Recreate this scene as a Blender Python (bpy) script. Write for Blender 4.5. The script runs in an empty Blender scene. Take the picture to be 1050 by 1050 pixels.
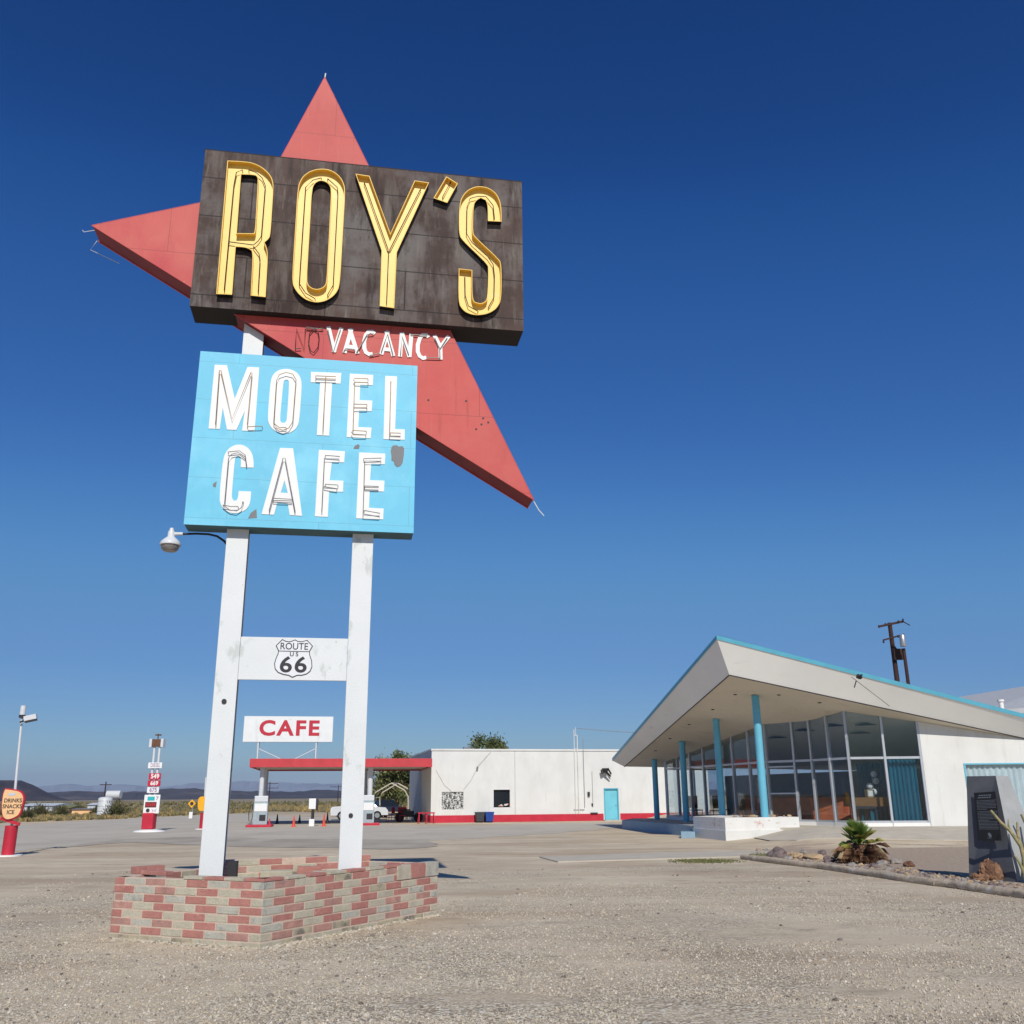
import bpy, math, random
from mathutils import Vector, Matrix, noise as mnoise
from mathutils.geometry import tessellate_polygon
random.seed(7)
R = math.radians
scene = bpy.context.scene
COL = scene.collection

# ------------------------------------------------------------------ camera
CAM_H = 1.65
TH, ROLL, FPX = 0.2934505, 0.0076002, 965.4518
cF = Vector((0, math.cos(TH), math.sin(TH))); cU0 = Vector((0, -math.sin(TH), math.cos(TH))); cX = Vector((1, 0, 0))
cR = cX*math.cos(ROLL) - cU0*math.sin(ROLL); cU = cU0*math.cos(ROLL) + cX*math.sin(ROLL)
cam_d = bpy.data.cameras.new('camera'); cam = bpy.data.objects.new('camera', cam_d); COL.objects.link(cam)
cam.matrix_world = Matrix(((cR.x, cU.x, -cF.x, 0), (cR.y, cU.y, -cF.y, 0), (cR.z, cU.z, -cF.z, CAM_H), (0, 0, 0, 1)))
cam_d.sensor_width = 36; cam_d.lens = 36*FPX/1050; cam_d.clip_start = 0.1; cam_d.clip_end = 60000
scene.camera = cam

# ------------------------------------------------------------------ light
SUN_EL = R(38.5); SX, SY = 0.167, -0.986
w = bpy.data.worlds.new('World'); scene.world = w; w.use_nodes = True
wn = w.node_tree; wn.nodes.clear()
sky = wn.nodes.new('ShaderNodeTexSky'); sky.sky_type = 'NISHITA'; sky.sun_disc = False
sky.sun_elevation = SUN_EL; sky.sun_rotation = math.atan2(SX, SY)
sky.altitude = 300; sky.air_density = 1.0; sky.dust_density = 0.35; sky.ozone_density = 3.2
bg = wn.nodes.new('ShaderNodeBackground'); bg.inputs[1].default_value = 0.85
SKR = [(0, 0), (1, 0.6), (0.0765, 0.0088), (0.0941, 0.0188), (0.1376, 0.04), (0.2529, 0.1176), (0.4235, 0.1765)]
SKG = [(0, 0), (1, 0.75), (0.1282, 0.0553), (0.16, 0.0941), (0.2329, 0.1529), (0.4, 0.3118), (0.5882, 0.3647)]
SKB = [(0, 0), (1, 0.9), (0.2459, 0.2294), (0.2953, 0.3282), (0.4082, 0.4612), (0.6235, 0.6529), (0.7059, 0.6706)]
wo = wn.nodes.new('ShaderNodeOutputWorld')
cv = wn.nodes.new('ShaderNodeRGBCurve')     # deep desert blue: per-channel response of the sky
for ch, pts in ((0, SKR), (1, SKG), (2, SKB)):
    c_ = cv.mapping.curves[ch]
    for i, (x_, y_) in enumerate(pts):
        if i < 2: c_.points[i].location = (x_, y_)
        else: c_.points.new(x_, y_)
cv.mapping.update()
pre = wn.nodes.new('ShaderNodeVectorMath'); pre.operation = 'SCALE'; pre.inputs[3].default_value = 0.1
wn.links.new(sky.outputs[0], pre.inputs[0]); wn.links.new(pre.outputs[0], cv.inputs['Color']); wn.links.new(cv.outputs[0], bg.inputs[0]); wn.links.new(bg.outputs[0], wo.inputs[0])
sd = bpy.data.lights.new('sun', 'SUN'); sd.energy = 3.9; sd.angle = R(0.53); sd.color = (1.0, 0.95, 0.86)
sun = bpy.data.objects.new('sun', sd); COL.objects.link(sun)
sdir = Vector((SX*math.cos(SUN_EL), SY*math.cos(SUN_EL), math.sin(SUN_EL)))
sun.rotation_euler = sdir.to_track_quat('Z', 'Y').to_euler(); sun.location = sdir*60
scene.view_settings.view_transform = 'Standard'; scene.view_settings.look = 'None'
scene.view_settings.exposure = 0.0; scene.view_settings.gamma = 1
scene.render.engine = 'CYCLES'
scene.cycles.volume_bounces = 0; scene.cycles.max_bounces = 8; scene.cycles.transparent_max_bounces = 24

# ------------------------------------------------------------------ helpers
def ray(u, v): return cF*FPX + cR*(u-525) - cU*(v-525)
def gp(u, v, z=0.0):
    d = ray(u, v); t = (z-CAM_H)/d.z; return Vector((d.x*t, d.y*t, z))
def atY(u, v, Y):
    d = ray(u, v); t = Y/d.y; return Vector((d.x*t, Y, CAM_H+d.z*t))
def ss(t): t = max(0., min(1., t)); return t*t*(3-2*t)
def zt(x, y):
    return 0.43*ss((y-30.5)/5.5)*ss((x-8.2)/3.0)
ROOTM = {}
def tag(o, label=None, cat=None, group=None, kind=None):
    if label: o['label'] = label
    if cat: o['category'] = cat
    if group: o['group'] = group
    if kind: o['kind'] = kind
    return o
def thing(name, loc, label, cat, group=None, rz=0.0):
    o = bpy.data.objects.new(name, None); COL.objects.link(o)
    o.empty_display_size = .2
    o.location = loc; o.rotation_euler = (0, 0, rz)
    ROOTM[o.name] = Matrix.Translation(Vector(loc)) @ Matrix.Rotation(rz, 4, 'Z')
    return tag(o, label, cat, group)
def lm(loc, rz=0.0, rx=0.0, ry=0.0):
    return Matrix.Translation(Vector(loc)) @ Matrix.Rotation(rz, 4, 'Z') @ Matrix.Rotation(ry, 4, 'Y') @ Matrix.Rotation(rx, 4, 'X')
class MB:
    def __init__(s, M=None): s.v = []; s.f = []; s.mi = []; s.M = M or Matrix.Identity(4); s.sm = []
    def add(s, vs, fs, mi=0, smooth=False):
        o = len(s.v)
        for p in vs: s.v.append(s.M @ Vector(p))
        for f in fs: s.f.append([i+o for i in f]); s.mi.append(mi); s.sm.append(smooth)
    def bx(s, x0, x1, y0, y1, z0, z1, mi=0):
        s.add([(x0,y0,z0),(x1,y0,z0),(x1,y1,z0),(x0,y1,z0),(x0,y0,z1),(x1,y0,z1),(x1,y1,z1),(x0,y1,z1)],
              [(0,3,2,1),(4,5,6,7),(0,1,5,4),(1,2,6,5),(2,3,7,6),(3,0,4,7)], mi)
    def hexa(s, b, t, mi=0):     # bottom quad, top quad
        s.add(list(b)+list(t), [(0,3,2,1),(4,5,6,7),(0,1,5,4),(1,2,6,5),(2,3,7,6),(3,0,4,7)], mi)
    def prism(s, poly, z0, z1, mi=0, mis=None):
        n = len(poly)
        vs = [(p[0],p[1],z0) for p in poly]+[(p[0],p[1],z1) for p in poly]
        s.add(vs, [tuple(range(n-1,-1,-1)), tuple(range(n,2*n))], mi)
        s.add(vs, [(i,(i+1)%n,n+(i+1)%n,n+i) for i in range(n)], mi if mis is None else mis)
    def plate(s, loop, y0, y1, holes=(), mi=0, mis=None):   # polygon in x,z; front at y0
        loops = [[Vector((p[0], p[1], 0)) for p in l] for l in [loop]+list(holes)]
        tris = tessellate_polygon(loops); flat = [p for l in loops for p in l]; n = len(flat)
        vs = [(p.x, y0, p.y) for p in flat]+[(p.x, y1, p.y) for p in flat]
        fs = []
        for a, b, c in tris:
            A, B, C = flat[a], flat[b], flat[c]
            if (B-A).cross(C-A).z < 0: b, c = c, b
            fs.append((a, b, c)); fs.append((n+a, n+c, n+b))
        s.add(vs, fs, mi)
        o = 0; sf = []
        for l in loops:
            k = len(l)
            for i in range(k): sf.append((o+i, o+(i+1)%k, n+o+(i+1)%k, n+o+i))
            o += k
        s.add(vs, sf, mi if mis is None else mis)
    def rim(s, loop, y0, y1, t, mi_in=0, mi_out=1, inward=1):  # wall ring on a loop (x,z), front y0 back y1
        inn = offset_loop(loop, t*inward); n = len(loop)
        V = [(p[0],y0,p[1]) for p in loop]+[(p[0],y1,p[1]) for p in loop]+[(p[0],y0,p[1]) for p in inn]+[(p[0],y1,p[1]) for p in inn]
        s.add(V, [(i,(i+1)%n,n+(i+1)%n,n+i) for i in range(n)], mi_out)
        s.add(V, [(i,(i+1)%n,2*n+(i+1)%n,2*n+i) for i in range(n)], mi_in)
        s.add(V, [(2*n+i,2*n+(i+1)%n,3*n+(i+1)%n,3*n+i) for i in range(n)], mi_in)
    def tube(s, p, q, r, r2=None, n=8, mi=0, caps=True):
        p = Vector(p); q = Vector(q); r2 = r if r2 is None else r2
        d = (q-p); 
        if d.length < 1e-6: return
        d.normalize(); a = d.orthogonal().normalized(); b = d.cross(a)
        vs = [p+(a*math.cos(2*math.pi*i/n)+b*math.sin(2*math.pi*i/n))*r for i in range(n)]
        vs += [q+(a*math.cos(2*math.pi*i/n)+b*math.sin(2*math.pi*i/n))*r2 for i in range(n)]
        s.add(vs, [(i,(i+1)%n,n+(i+1)%n,n+i) for i in range(n)], mi, True)
        if caps: s.add(vs, [tuple(range(n-1,-1,-1)), tuple(range(n,2*n))], mi)
    def path(s, pts, r, n=6, mi=0):
        pts = [Vector(p) for p in pts]; s.sweep(pts, [r]*len(pts), n, mi, Vector((.31,.17,.93)).normalized())
    def sweep(s, pts, rads, n=12, mi=0, up=Vector((0,0,1)), flat=1.0):
        vs = []
        for i, p in enumerate(pts):
            d = (pts[min(i+1, len(pts)-1)]-pts[max(0, i-1)]).normalized(); a = d.cross(up)
            if a.length < .1: a = d.orthogonal()
            a.normalize(); b = a.cross(d)
            for k in range(n):
                t = 2*math.pi*k/n; rr_ = rads[i] if not isinstance(rads[i], (list, tuple)) else rads[i][k]
                vs.append(p+a*math.cos(t)*rr_+b*math.sin(t)*rr_*flat)
        m_ = len(pts)
        s.add(vs, [(j*n+k, j*n+(k+1)%n, (j+1)*n+(k+1)%n, (j+1)*n+k) for j in range(m_-1) for k in range(n)], mi, True)
        s.add(vs, [tuple(range(n-1,-1,-1)), tuple(range((m_-1)*n, m_*n))], mi)
    def lathe(s, c, prof, n=20, mi=0):
        vs = []; m = len(prof)
        for (r, z) in prof:
            for i in range(n):
                a = 2*math.pi*i/n; vs.append((c[0]+r*math.cos(a), c[1]+r*math.sin(a), c[2]+z))
        fs = [(j*n+i, j*n+(i+1)%n, (j+1)*n+(i+1)%n, (j+1)*n+i) for j in range(m-1) for i in range(n)]
        s.add(vs, fs, mi, True)
        s.add(vs, [tuple(range(n-1,-1,-1)), tuple(range((m-1)*n, m*n))], mi)
    def rock(s, c, r, mi=0, rng=random, sq=(1,1,.7), jit=.25):
        t = (1+5**.5)/2
        V = [(-1,t,0),(1,t,0),(-1,-t,0),(1,-t,0),(0,-1,t),(0,1,t),(0,-1,-t),(0,1,-t),(t,0,-1),(t,0,1),(-t,0,-1),(-t,0,1)]
        F = [(0,11,5),(0,5,1),(0,1,7),(0,7,10),(0,10,11),(1,5,9),(5,11,4),(11,10,2),(10,7,6),(7,1,8),(3,9,4),(3,4,2),(3,2,6),(3,6,8),(3,8,9),(4,9,5),(2,4,11),(6,2,10),(8,6,7),(9,8,1)]
        Q = Matrix.Rotation(rng.random()*6.28, 3, 'Z')
        vs = []
        vs = []; base = [Vector(v).normalized()*1.9 for v in V]
        if r > .05 and rng.random() < 2:
            for _ in range(2 if r > .11 else 1):
                mid = {}; F2 = []
                def md(a, b):
                    k = (min(a, b), max(a, b))
                    if k not in mid: base.append(((base[a]+base[b])/2).normalized()*1.9); mid[k] = len(base)-1
                    return mid[k]
                for a, b, c2 in F:
                    x, y, z = md(a, b), md(b, c2), md(c2, a); F2 += [(a, x, z), (b, y, x), (c2, z, y), (x, y, z)]
                F = F2
        of = Vector((rng.uniform(-9, 9), rng.uniform(-9, 9), rng.uniform(-9, 9)))
        for v in base:
            n1 = mnoise.noise(v*.55+of)*jit*2.4+mnoise.noise(v*1.7+of)*jit*.9
            p = v*(r/1.9)*(1+n1); p = Vector((p.x*sq[0], p.y*sq[1], p.z*sq[2])); p = Q@p
            vs.append((c[0]+p.x, c[1]+p.y, c[2]+p.z))
        s.add(vs, F, mi)
    def blade(s, p, q, wdt, mi=0, up=None):
        p = Vector(p); q = Vector(q); d = q-p; side = d.cross(up or Vector((random.uniform(-1,1), random.uniform(-1,1), random.uniform(-1,1))))
        if side.length < 1e-6: side = d.orthogonal()
        side = side.normalized()*wdt*.5; m = p+d*.45
        s.add([p-side*.5, p+side*.5, m+side, q, m-side], [(0,1,2,3,4)], mi)
    def text(s, txt, x, z, h, y, mat_mi=0, align='CENTER', depth=.004, bold=0.0, sx=1.0, face=-1, sp=1.0):
        # text lying in the local x,z plane, front at y
        cu = bpy.data.curves.new('t', 'FONT'); cu.body = txt; cu.size = 1; cu.align_x = align; cu.align_y = 'CENTER'
        cu.resolution_u = 4; cu.offset = bold; cu.space_character = sp
        ob = bpy.data.objects.new('t', cu); COL.objects.link(ob)
        dg = bpy.context.evaluated_depsgraph_get(); me = bpy.data.meshes.new_from_object(ob.evaluated_get(dg))
        k = h/0.70
        cx = 0
        vs = [(x+(v.co.x-cx)*k*sx, y, z+v.co.y*k) for v in me.vertices]; fs = [tuple(p.vertices) for p in me.polygons]
        s.add(vs, fs, mat_mi)
        bpy.data.objects.remove(ob); bpy.data.curves.remove(cu); bpy.data.meshes.remove(me)
    def build(s, name, mat, parent=None, loc=None, bevel=0.0, smooth=False):
        me = bpy.data.meshes.new(name)
        if parent is not None:
            r = parent
            while r.parent is not None: r = r.parent
            inv = ROOTM[r.name].inverted() if r.name in ROOTM else Matrix.Translation(-r.location)
            vs = [inv @ p for p in s.v]
        elif loc is not None: vs = [p-Vector(loc) for p in s.v]
        else: vs = s.v
        me.from_pydata([tuple(p) for p in vs], [], s.f)
        for m in (mat if isinstance(mat, (list, tuple)) else [mat]): me.materials.append(m)
        me.polygons.foreach_set('material_index', s.mi)
        me.polygons.foreach_set('use_smooth', [bool(a) or smooth for a in s.sm])
        me.update()
        ob = bpy.data.objects.new(name, me); COL.objects.link(ob)
        if parent is not None: ob.parent = parent
        elif loc is not None: ob.location = loc
        if bevel > 0:
            b = ob.modifiers.new('b', 'BEVEL'); b.width = bevel; b.segments = 2; b.limit_method = 'ANGLE'
        return ob
def offset_loop(loop, t):
    n = len(loop); ar = sum(loop[i][0]*loop[(i+1)%n][1]-loop[(i+1)%n][0]*loop[i][1] for i in range(n)); sg = 1 if ar > 0 else -1
    out = []
    for i in range(n):
        p0, p1, p2 = Vector(loop[i-1]), Vector(loop[i]), Vector(loop[(i+1)%n])
        a = (p1-p0).normalized(); b = (p2-p1).normalized()
        na = Vector((-a.y, a.x))*sg; nb = Vector((-b.y, b.x))*sg; m = na+nb
        if m.length < 1e-4: m = na
        m.normalize(); k = min(2.0, 1/max(.35, m.dot(na)))
        out.append(tuple(p1+m*t*k))
    return out
def smooth_loop(loop, it=1, ang=40):
    # cut the corners of shallow bends only
    for _ in range(it):
        n = len(loop); out = []
        for i in range(n):
            p0, p1, p2 = Vector(loop[i-1]), Vector(loop[i]), Vector(loop[(i+1)%n])
            a = (p1-p0); b = (p2-p1)
            if a.length > 0 and b.length > 0 and 3 < math.degrees(a.angle(b)) < ang:
                da = min(a.length*.28, .12); db = min(b.length*.28, .12)
                out.append(tuple(p1-a.normalized()*da)); out.append(tuple(p1+b.normalized()*db))
            else: out.append(tuple(p1))
        loop = out
    return loop
def copy_tree(o, parent=None, label=None):
    c = o.copy(); COL.objects.link(c); c.parent = parent
    if label: c['label'] = label
    if o.name in ROOTM: ROOTM[c.name] = ROOTM[o.name]
    for ch in list(o.children): copy_tree(ch, c)
    return c

# ------------------------------------------------------------------ materials
def nodes(name):
    m = bpy.data.materials.new(name); m.use_nodes = True; nt = m.node_tree
    return m, nt, nt.nodes['Principled BSDF']
def N(nt, t, **kw):
    n = nt.nodes.new(t)
    for k, v in kw.items():
        if hasattr(n, k): setattr(n, k, v)
    return n
def mixc(nt, a, b, fac, mode='MIX'):
    m = nt.nodes.new('ShaderNodeMix'); m.data_type = 'RGBA'; m.blend_type = mode
    for s_, val in ((m.inputs[0], fac), (m.inputs[6], a), (m.inputs[7], b)):
        if hasattr(val, 'node'): nt.links.new(val, s_)
        elif isinstance(val, (tuple, list)): s_.default_value = (*val[:3], 1)
        else: s_.default_value = val
    return m.outputs[2]
def noise(nt, scale, detail=6, rough=.6, vec=None, stretch=None, dist=0.0):
    n = nt.nodes.new('ShaderNodeTexNoise'); n.inputs['Scale'].default_value = scale; n.inputs['Detail'].default_value = detail
    n.inputs['Roughness'].default_value = rough; n.inputs['Distortion'].default_value = dist
    if vec is None: vec = nt.nodes.new('ShaderNodeTexCoord').outputs['Object']
    if stretch:
        mp = nt.nodes.new('ShaderNodeMapping'); mp.inputs['Scale'].default_value = stretch; nt.links.new(vec, mp.inputs[0]); vec = mp.outputs[0]
    nt.links.new(vec, n.inputs['Vector']); return n.outputs['Fac']
def ramp(nt, fac, a, b):
    r = nt.nodes.new('ShaderNodeMapRange'); r.inputs[1].default_value = a; r.inputs[2].default_value = b; nt.links.new(fac, r.inputs[0]); r.clamp = True
    return r.outputs[0]
def mat(name, c, rough=.75, var=.12, sc=4.0, bump=0.0, bsc=30.0, stain=None, metal=0.0, stretch=None, stains=(), spec=.4):
    """c base colour; stains: list of (colour, scale, lo, hi, stretch)"""
    m, nt, b = nodes(name)
    c = tuple(c)
    f = noise(nt, sc, stretch=stretch)
    col = mixc(nt, tuple(x*(1-var) for x in c), tuple(min(1, x*(1+var)) for x in c), ramp(nt, f, .3, .7))
    for (sc_c, s_s, lo, hi, st) in stains:
        g = noise(nt, s_s, detail=8, rough=.65, stretch=st); col = mixc(nt, col, sc_c, ramp(nt, g, lo, hi))
    nt.links.new(col, b.inputs['Base Color']); b.inputs['Roughness'].default_value = rough; b.inputs['Metallic'].default_value = metal
    b.inputs['Specular IOR Level'].default_value = spec
    if bump > 0:
        bp = nt.nodes.new('ShaderNodeBump'); bp.inputs['Strength'].default_value = bump; bp.inputs['Distance'].default_value = .02
        nt.links.new(noise(nt, bsc, detail=4), bp.inputs['Height']); nt.links.new(bp.outputs[0], b.inputs['Normal'])
    return m
def seams(m, bw, bh, mortar=.006, col=(.02,.02,.02), fac=.75, off=.5, plane='XZ'):
    """thin panel joints on a sheet-metal or rendered face (joints of the panels themselves)"""
    nt = m.node_tree; b = nt.nodes['Principled BSDF']; src = b.inputs['Base Color'].links[0].from_socket
    tc = nt.nodes.new('ShaderNodeTexCoord'); sp = nt.nodes.new('ShaderNodeSeparateXYZ'); nt.links.new(tc.outputs['Object'], sp.inputs[0])
    cb = nt.nodes.new('ShaderNodeCombineXYZ'); nt.links.new(sp.outputs[0 if plane[0] == 'X' else 1], cb.inputs[0]); nt.links.new(sp.outputs[2], cb.inputs[1])
    br = nt.nodes.new('ShaderNodeTexBrick'); br.inputs['Scale'].default_value = 1; br.inputs['Brick Width'].default_value = bw; br.inputs['Row Height'].default_value = bh
    br.inputs['Mortar Size'].default_value = mortar; br.offset = off; nt.links.new(cb.outputs[0], br.inputs['Vector'])
    mu = nt.nodes.new('ShaderNodeMath'); mu.operation = 'MULTIPLY'; mu.inputs[1].default_value = fac; nt.links.new(br.outputs['Fac'], mu.inputs[0])
    out = mixc(nt, src, col, mu.outputs[0]); nt.links.new(out, b.inputs['Base Color']); return m

MT = {}
MT['white'] = mat('white_paint', (.74,.75,.74), .55, .04, 2, .12, 60, stains=[((.42,.42,.38), 5, .66, .70, None), ((.5,.5,.46), 1.5, .60, .85, (1,1,.25)), ((.30,.28,.25), 24, .73, .76, None)])
MT['post_white'] = mat('chipped_white_paint', (.70,.72,.72), .5, .03, 2, .2, 40, stains=[((.55,.58,.56), 3.2, .60, .66, (1,1,.5)), ((.36,.37,.33), 9, .695, .715, (1,1,.6)), ((.62,.56,.44), 2.2, .66, .78, (1,1,.4))])
MT['web'] = mat('shade_dark_steel', (.03,.035,.045), .7)  # near-black: shade between the post flanges painted in; also the dark lamp arm
MT['star'] = mat('faded_red_paint', (.53,.085,.075), .55, .10, .9, .12, 3, spec=.25, stains=[((.58,.135,.115), .6, .42, .75, None), ((.50,.06,.07), 1.1, .50, .72, (1,1,.6)), ((.42,.07,.06), 3.5, .58, .78, (3,1,.22)), ((.60,.17,.15), 6, .60, .80, (2.5,1,.2)), ((.56,.34,.30), 8, .71, .74, None), ((.30,.10,.06), 12, .735, .765, (2,1,.5))])
seams(MT['star'], 2.44, 1.22, .007, (.25,.05,.05), .5, .5)
MT['star_edge'] = mat('dull_maroon_paint', (.22,.02,.025), .6, .2, 3)
MT['board'] = mat('weathered_black_brown_board', (.084,.053,.043), .8, .35, 1.1, .25, 25, stains=[((.14,.125,.12), .55, .50, .62, (1,1,1)), ((.036,.018,.014), 1.3, .55, .66, (1.2,1,.5)), ((.16,.135,.115), 2.2, .50, .70, (1.6,1,.30)), ((.038,.024,.020), 2.2, .52, .66, (1.8,1,.35)), ((.20,.175,.15), 6, .58, .74, (2.2,1,.22)), ((.032,.022,.020), 9, .60, .74, (1.5,1,.4)), ((.30,.27,.24), 14, .73, .78, None)])
seams(MT['board'], 2.44, .69, .010, (.012,.011,.011), .8, .5)
MT['board_side'] = mat('black_board_edge', (.02,.016,.015), .8)
MT['yellow'] = mat('yellow_enamel', (.86,.61,.145), .45, .05, 2, .05, 20, stains=[((.80,.66,.32), 3, .62, .8, None)])
MT['yellow_in'] = mat('ochre_enamel', (.80,.50,.07), .5, .1, 3)
MT['black'] = mat('black_enamel', (.012,.012,.012), .5, .1)
MT['blue'] = mat('turquoise_paint', (.14,.52,.72), .5, .05, 1.2, .05, 20, stains=[((.22,.62,.80), .9, .5, .7, None), ((.14,.50,.68), 2.6, .56, .76, (2.6,1,.25)), ((.27,.56,.66), 9, .66, .74, (1.6,1,.5)), ((.25,.24,.22), 13, .715, .74, (1.4,1,.6)), ((.13,.58,.78), 2, .58, .7, (1,1,.4)), ((.22,.28,.30), 11, .715, .735, None)])
seams(MT['blue'], 2.6, .61, .005, (.10,.28,.36), .45, .5)
MT['blue_edge'] = mat('dull_turquoise_edge', (.07,.16,.20), .7, .2, 3)
MT['letter'] = mat('white_letter_enamel', (.80,.80,.78), .45, .02, 2, stains=[((.78,.70,.55), 2.5, .60, .8, None)])
MT['tube'] = mat('old_neon_glass', (.42,.26,.11), .3, .3, 8)
MT['tube_dark'] = mat('sooty_neon_glass', (.035,.02,.018), .3, .3, 8)
MT['tube_grey'] = mat('grey_neon_glass', (.25,.23,.22), .3, .3, 8)
MT['peel'] = mat('bare_grey_primer', (.20,.205,.215), .7, .1)
MT['black_text'] = mat('black_sign_paint', (.03,.03,.035), .6, .1)
MT['metal'] = mat('galvanised_metal', (.42,.43,.44), .4, .12, 6, metal=.6)
MT['lampwhite'] = mat('white_lamp_enamel', (.62,.64,.66), .4, .06, 6)
MT['red'] = mat('red_paint', (.50,.022,.045), .5, .12, 2, .05, 20, stains=[((.40,.05,.06), 4, .6, .75, None)])
MT['red_fascia'] = mat('red_fascia_paint', (.52,.045,.055), .55, .12, 1.5, .05, 20, stains=[((.42,.08,.08), 2, .55, .75, (1,1,2))])
MT['orange'] = mat('orange_plastic', (.72,.07,.03), .5, .1)
MT['wallwhite'] = mat('white_stucco', (.69,.69,.66), .9, .04, .8, .25, 25, stains=[((.62,.61,.57), .9, .46, .75, (1,1,.5)), ((.55,.53,.48), 2.6, .58, .8, (2.2,1,.18)), ((.46,.43,.38), 7, .68, .78, (1.5,1,.5))])
MT['greywall'] = mat('cream_stucco', (.60,.585,.54), .9, .05, .8, .15, 25)
MT['soffit'] = mat('cream_soffit', (.64,.58,.48), .85, .04, .6, .05, 20, stains=[((.52,.46,.36), 1.3, .56, .78, None), ((.42,.36,.28), 6, .70, .78, None)])
MT['fascia'] = mat('cream_fascia_stucco', (.82,.81,.77), .85, .04, .5, .1, 20, stains=[((.66,.65,.61), 1.2, .6, .8, (1,1,3))])
MT['trim'] = mat('turquoise_trim', (.10,.38,.50), .45, .08, 2)
MT['column'] = mat('turquoise_column_paint', (.14,.45,.59), .45, .06, 2, stains=[((.11,.37,.50), 3, .55, .7, (1,1,.3))])
MT['column_shaded'] = mat('shaded_column_paint', (.08,.34,.48), .45, .06, 2)  # darker copy of the column paint for columns in shade, not assigned
MT['slab_blue'] = mat('blue_painted_kerb', (.24,.36,.46), .7, .08, 2)
MT['alu'] = mat('aluminium_mullion', (.50,.52,.55), .35, .05, 4, metal=.35)
MT['conc'] = mat('concrete', (.50,.45,.365), .9, .1, 1.5, .25, 40, stains=[((.44,.39,.32), 2.2, .5, .75, None)])
MT['paint_brick'] = mat('flaking_white_brick', (.72,.71,.68), .8, .05, 2, .3, 30, stains=[((.25,.22,.20), 3.5, .62, .66, (1,1,3.5)), ((.50,.26,.22), 1.3, .62, .72, None)])
MT['dark'] = mat('dark_rubber', (.02,.02,.022), .6, .2)
MT['asphalt_dark'] = None
MT['wood'] = mat('weathered_pole_wood', (.045,.02,.016), .8, .3, 3, .3, 20, stretch=(4,4,.3))
MT['cwood'] = mat('piano_wood', (.22,.105,.035), .45, .25, 4, stretch=(1,1,6))
MT['counter'] = mat('counter_red_wood', (.55,.14,.055), .5, .2, 3)
MT['curtain'] = mat('teal_curtain', (.008,.13,.20), .8, .2, 2, stretch=(6,6,.3))
MT['curtain_pale'] = mat('pale_teal_curtain', (.74,.77,.75), .8, .12, 2)
MT['interior'] = mat('dim_interior_wall', (.42,.36,.30), .9, .1)
MT['ifloor'] = mat('terrazzo_floor', (.40,.37,.33), .5, .2)
MT['door'] = mat('turquoise_door_paint', (.17,.54,.64), .5, .06, 2, stains=[((.30,.58,.64), 4, .6, .75, None)])
MT['slate'] = mat('dark_slate_paint', (.095,.102,.118), .7, .15, 4, .15, 30)
MT['plaque'] = mat('bronze_plaque', (.016,.017,.02), .35, .1)
MT['plaque_txt'] = mat('plaque_letter', (.20,.22,.25), .4, .1)
MT['deadfrond'] = mat('dead_palm_frond', (.23,.125,.07), .9, .45, 9)
MT['deadfrond2'] = mat('pale_dead_frond', (.40,.31,.18), .9, .3, 9)
MT['frond'] = mat('palm_leaf', (.12,.20,.035), .55, .35, 6)
MT['frond2'] = mat('yellow_palm_leaf', (.32,.30,.07), .6, .3, 6)
MT['rock_tan'] = mat('tan_rock', (.42,.30,.18), .9, .25, 6, .5, 20)
MT['rock_dark'] = mat('volcanic_rock', (.17,.13,.12), .9, .35, 6, .6, 25)
MT['rock_grey'] = mat('grey_rock', (.28,.25,.22), .9, .25, 6, .5, 20)
MT['drift'] = mat('driftwood_timber', (.50,.41,.30), .9, .2, 3, .7, 30, stretch=(3,3,3), stains=[((.32,.25,.18), 6, .52, .7, None), ((.66,.62,.54), 2.5, .58, .7, None)])
MT['stump'] = mat('rotted_stump', (.15,.075,.045), .9, .45, 12, .8, 40)
MT['cactus'] = mat('dry_cactus', (.26,.25,.12), .8, .3, 8, .5, 60, stains=[((.45,.33,.18), 4, .48, .62, None)])
MT['tyre'] = mat('tyre_rubber', (.018,.018,.02), .8, .2)
MT['carwhite'] = mat('white_car_paint', (.70,.71,.72), .3, .02)
MT['cardark'] = mat('dark_car_paint', (.025,.035,.05), .25, .1)
MT['carglass'] = mat('dark_car_glass', (.015,.02,.025), .1, .1)
MT['tan_tube'] = mat('tan_steel_tube', (.55,.49,.38), .5, .05)
MT['tan'] = mat('tan_siding', (.50,.34,.20), .85, .1)
MT['shed'] = mat('pale_shed_siding', (.52,.56,.60), .7, .08, 1)
MT['tankwhite'] = mat('white_tank_paint', (.58,.60,.60), .5, .1, 1)
MT['yellowsign'] = mat('yellow_sign_paint', (.85,.42,.02), .5, .06)
MT['peach'] = mat('peach_sign_paint', (.82,.50,.25), .6, .08, 5, stains=[((.70,.55,.38), 9, .55, .7, None)])
MT['bin_blue'] = mat('blue_plastic', (.015,.06,.28), .5, .1)
MT['bin_grey'] = mat('dark_grey_plastic', (.05,.055,.06), .5, .1)
MT['pump'] = mat('pump_grey_enamel', (.34,.42,.44), .5, .12, 5)
MT['roofgrey'] = mat('grey_metal_roof', (.22,.22,.23), .6, .1, 2)
MT['leaf1'] = mat('tree_leaf_dark', (.055,.075,.022), .7, .3, 3)
MT['leaf2'] = mat('tree_leaf_mid', (.11,.13,.04), .7, .3, 3)
MT['leaf3'] = mat('tree_leaf_pale', (.19,.19,.07), .7, .3, 3)
MT['bark'] = mat('bark', (.12,.09,.06), .9, .3, 8, .5, 30)
MT['tumble'] = mat('dry_desert_brush', (.34,.25,.10), .9, .35, .4)
MT['tumble2'] = mat('olive_desert_brush', (.13,.125,.05), .9, .35, .4)
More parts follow.
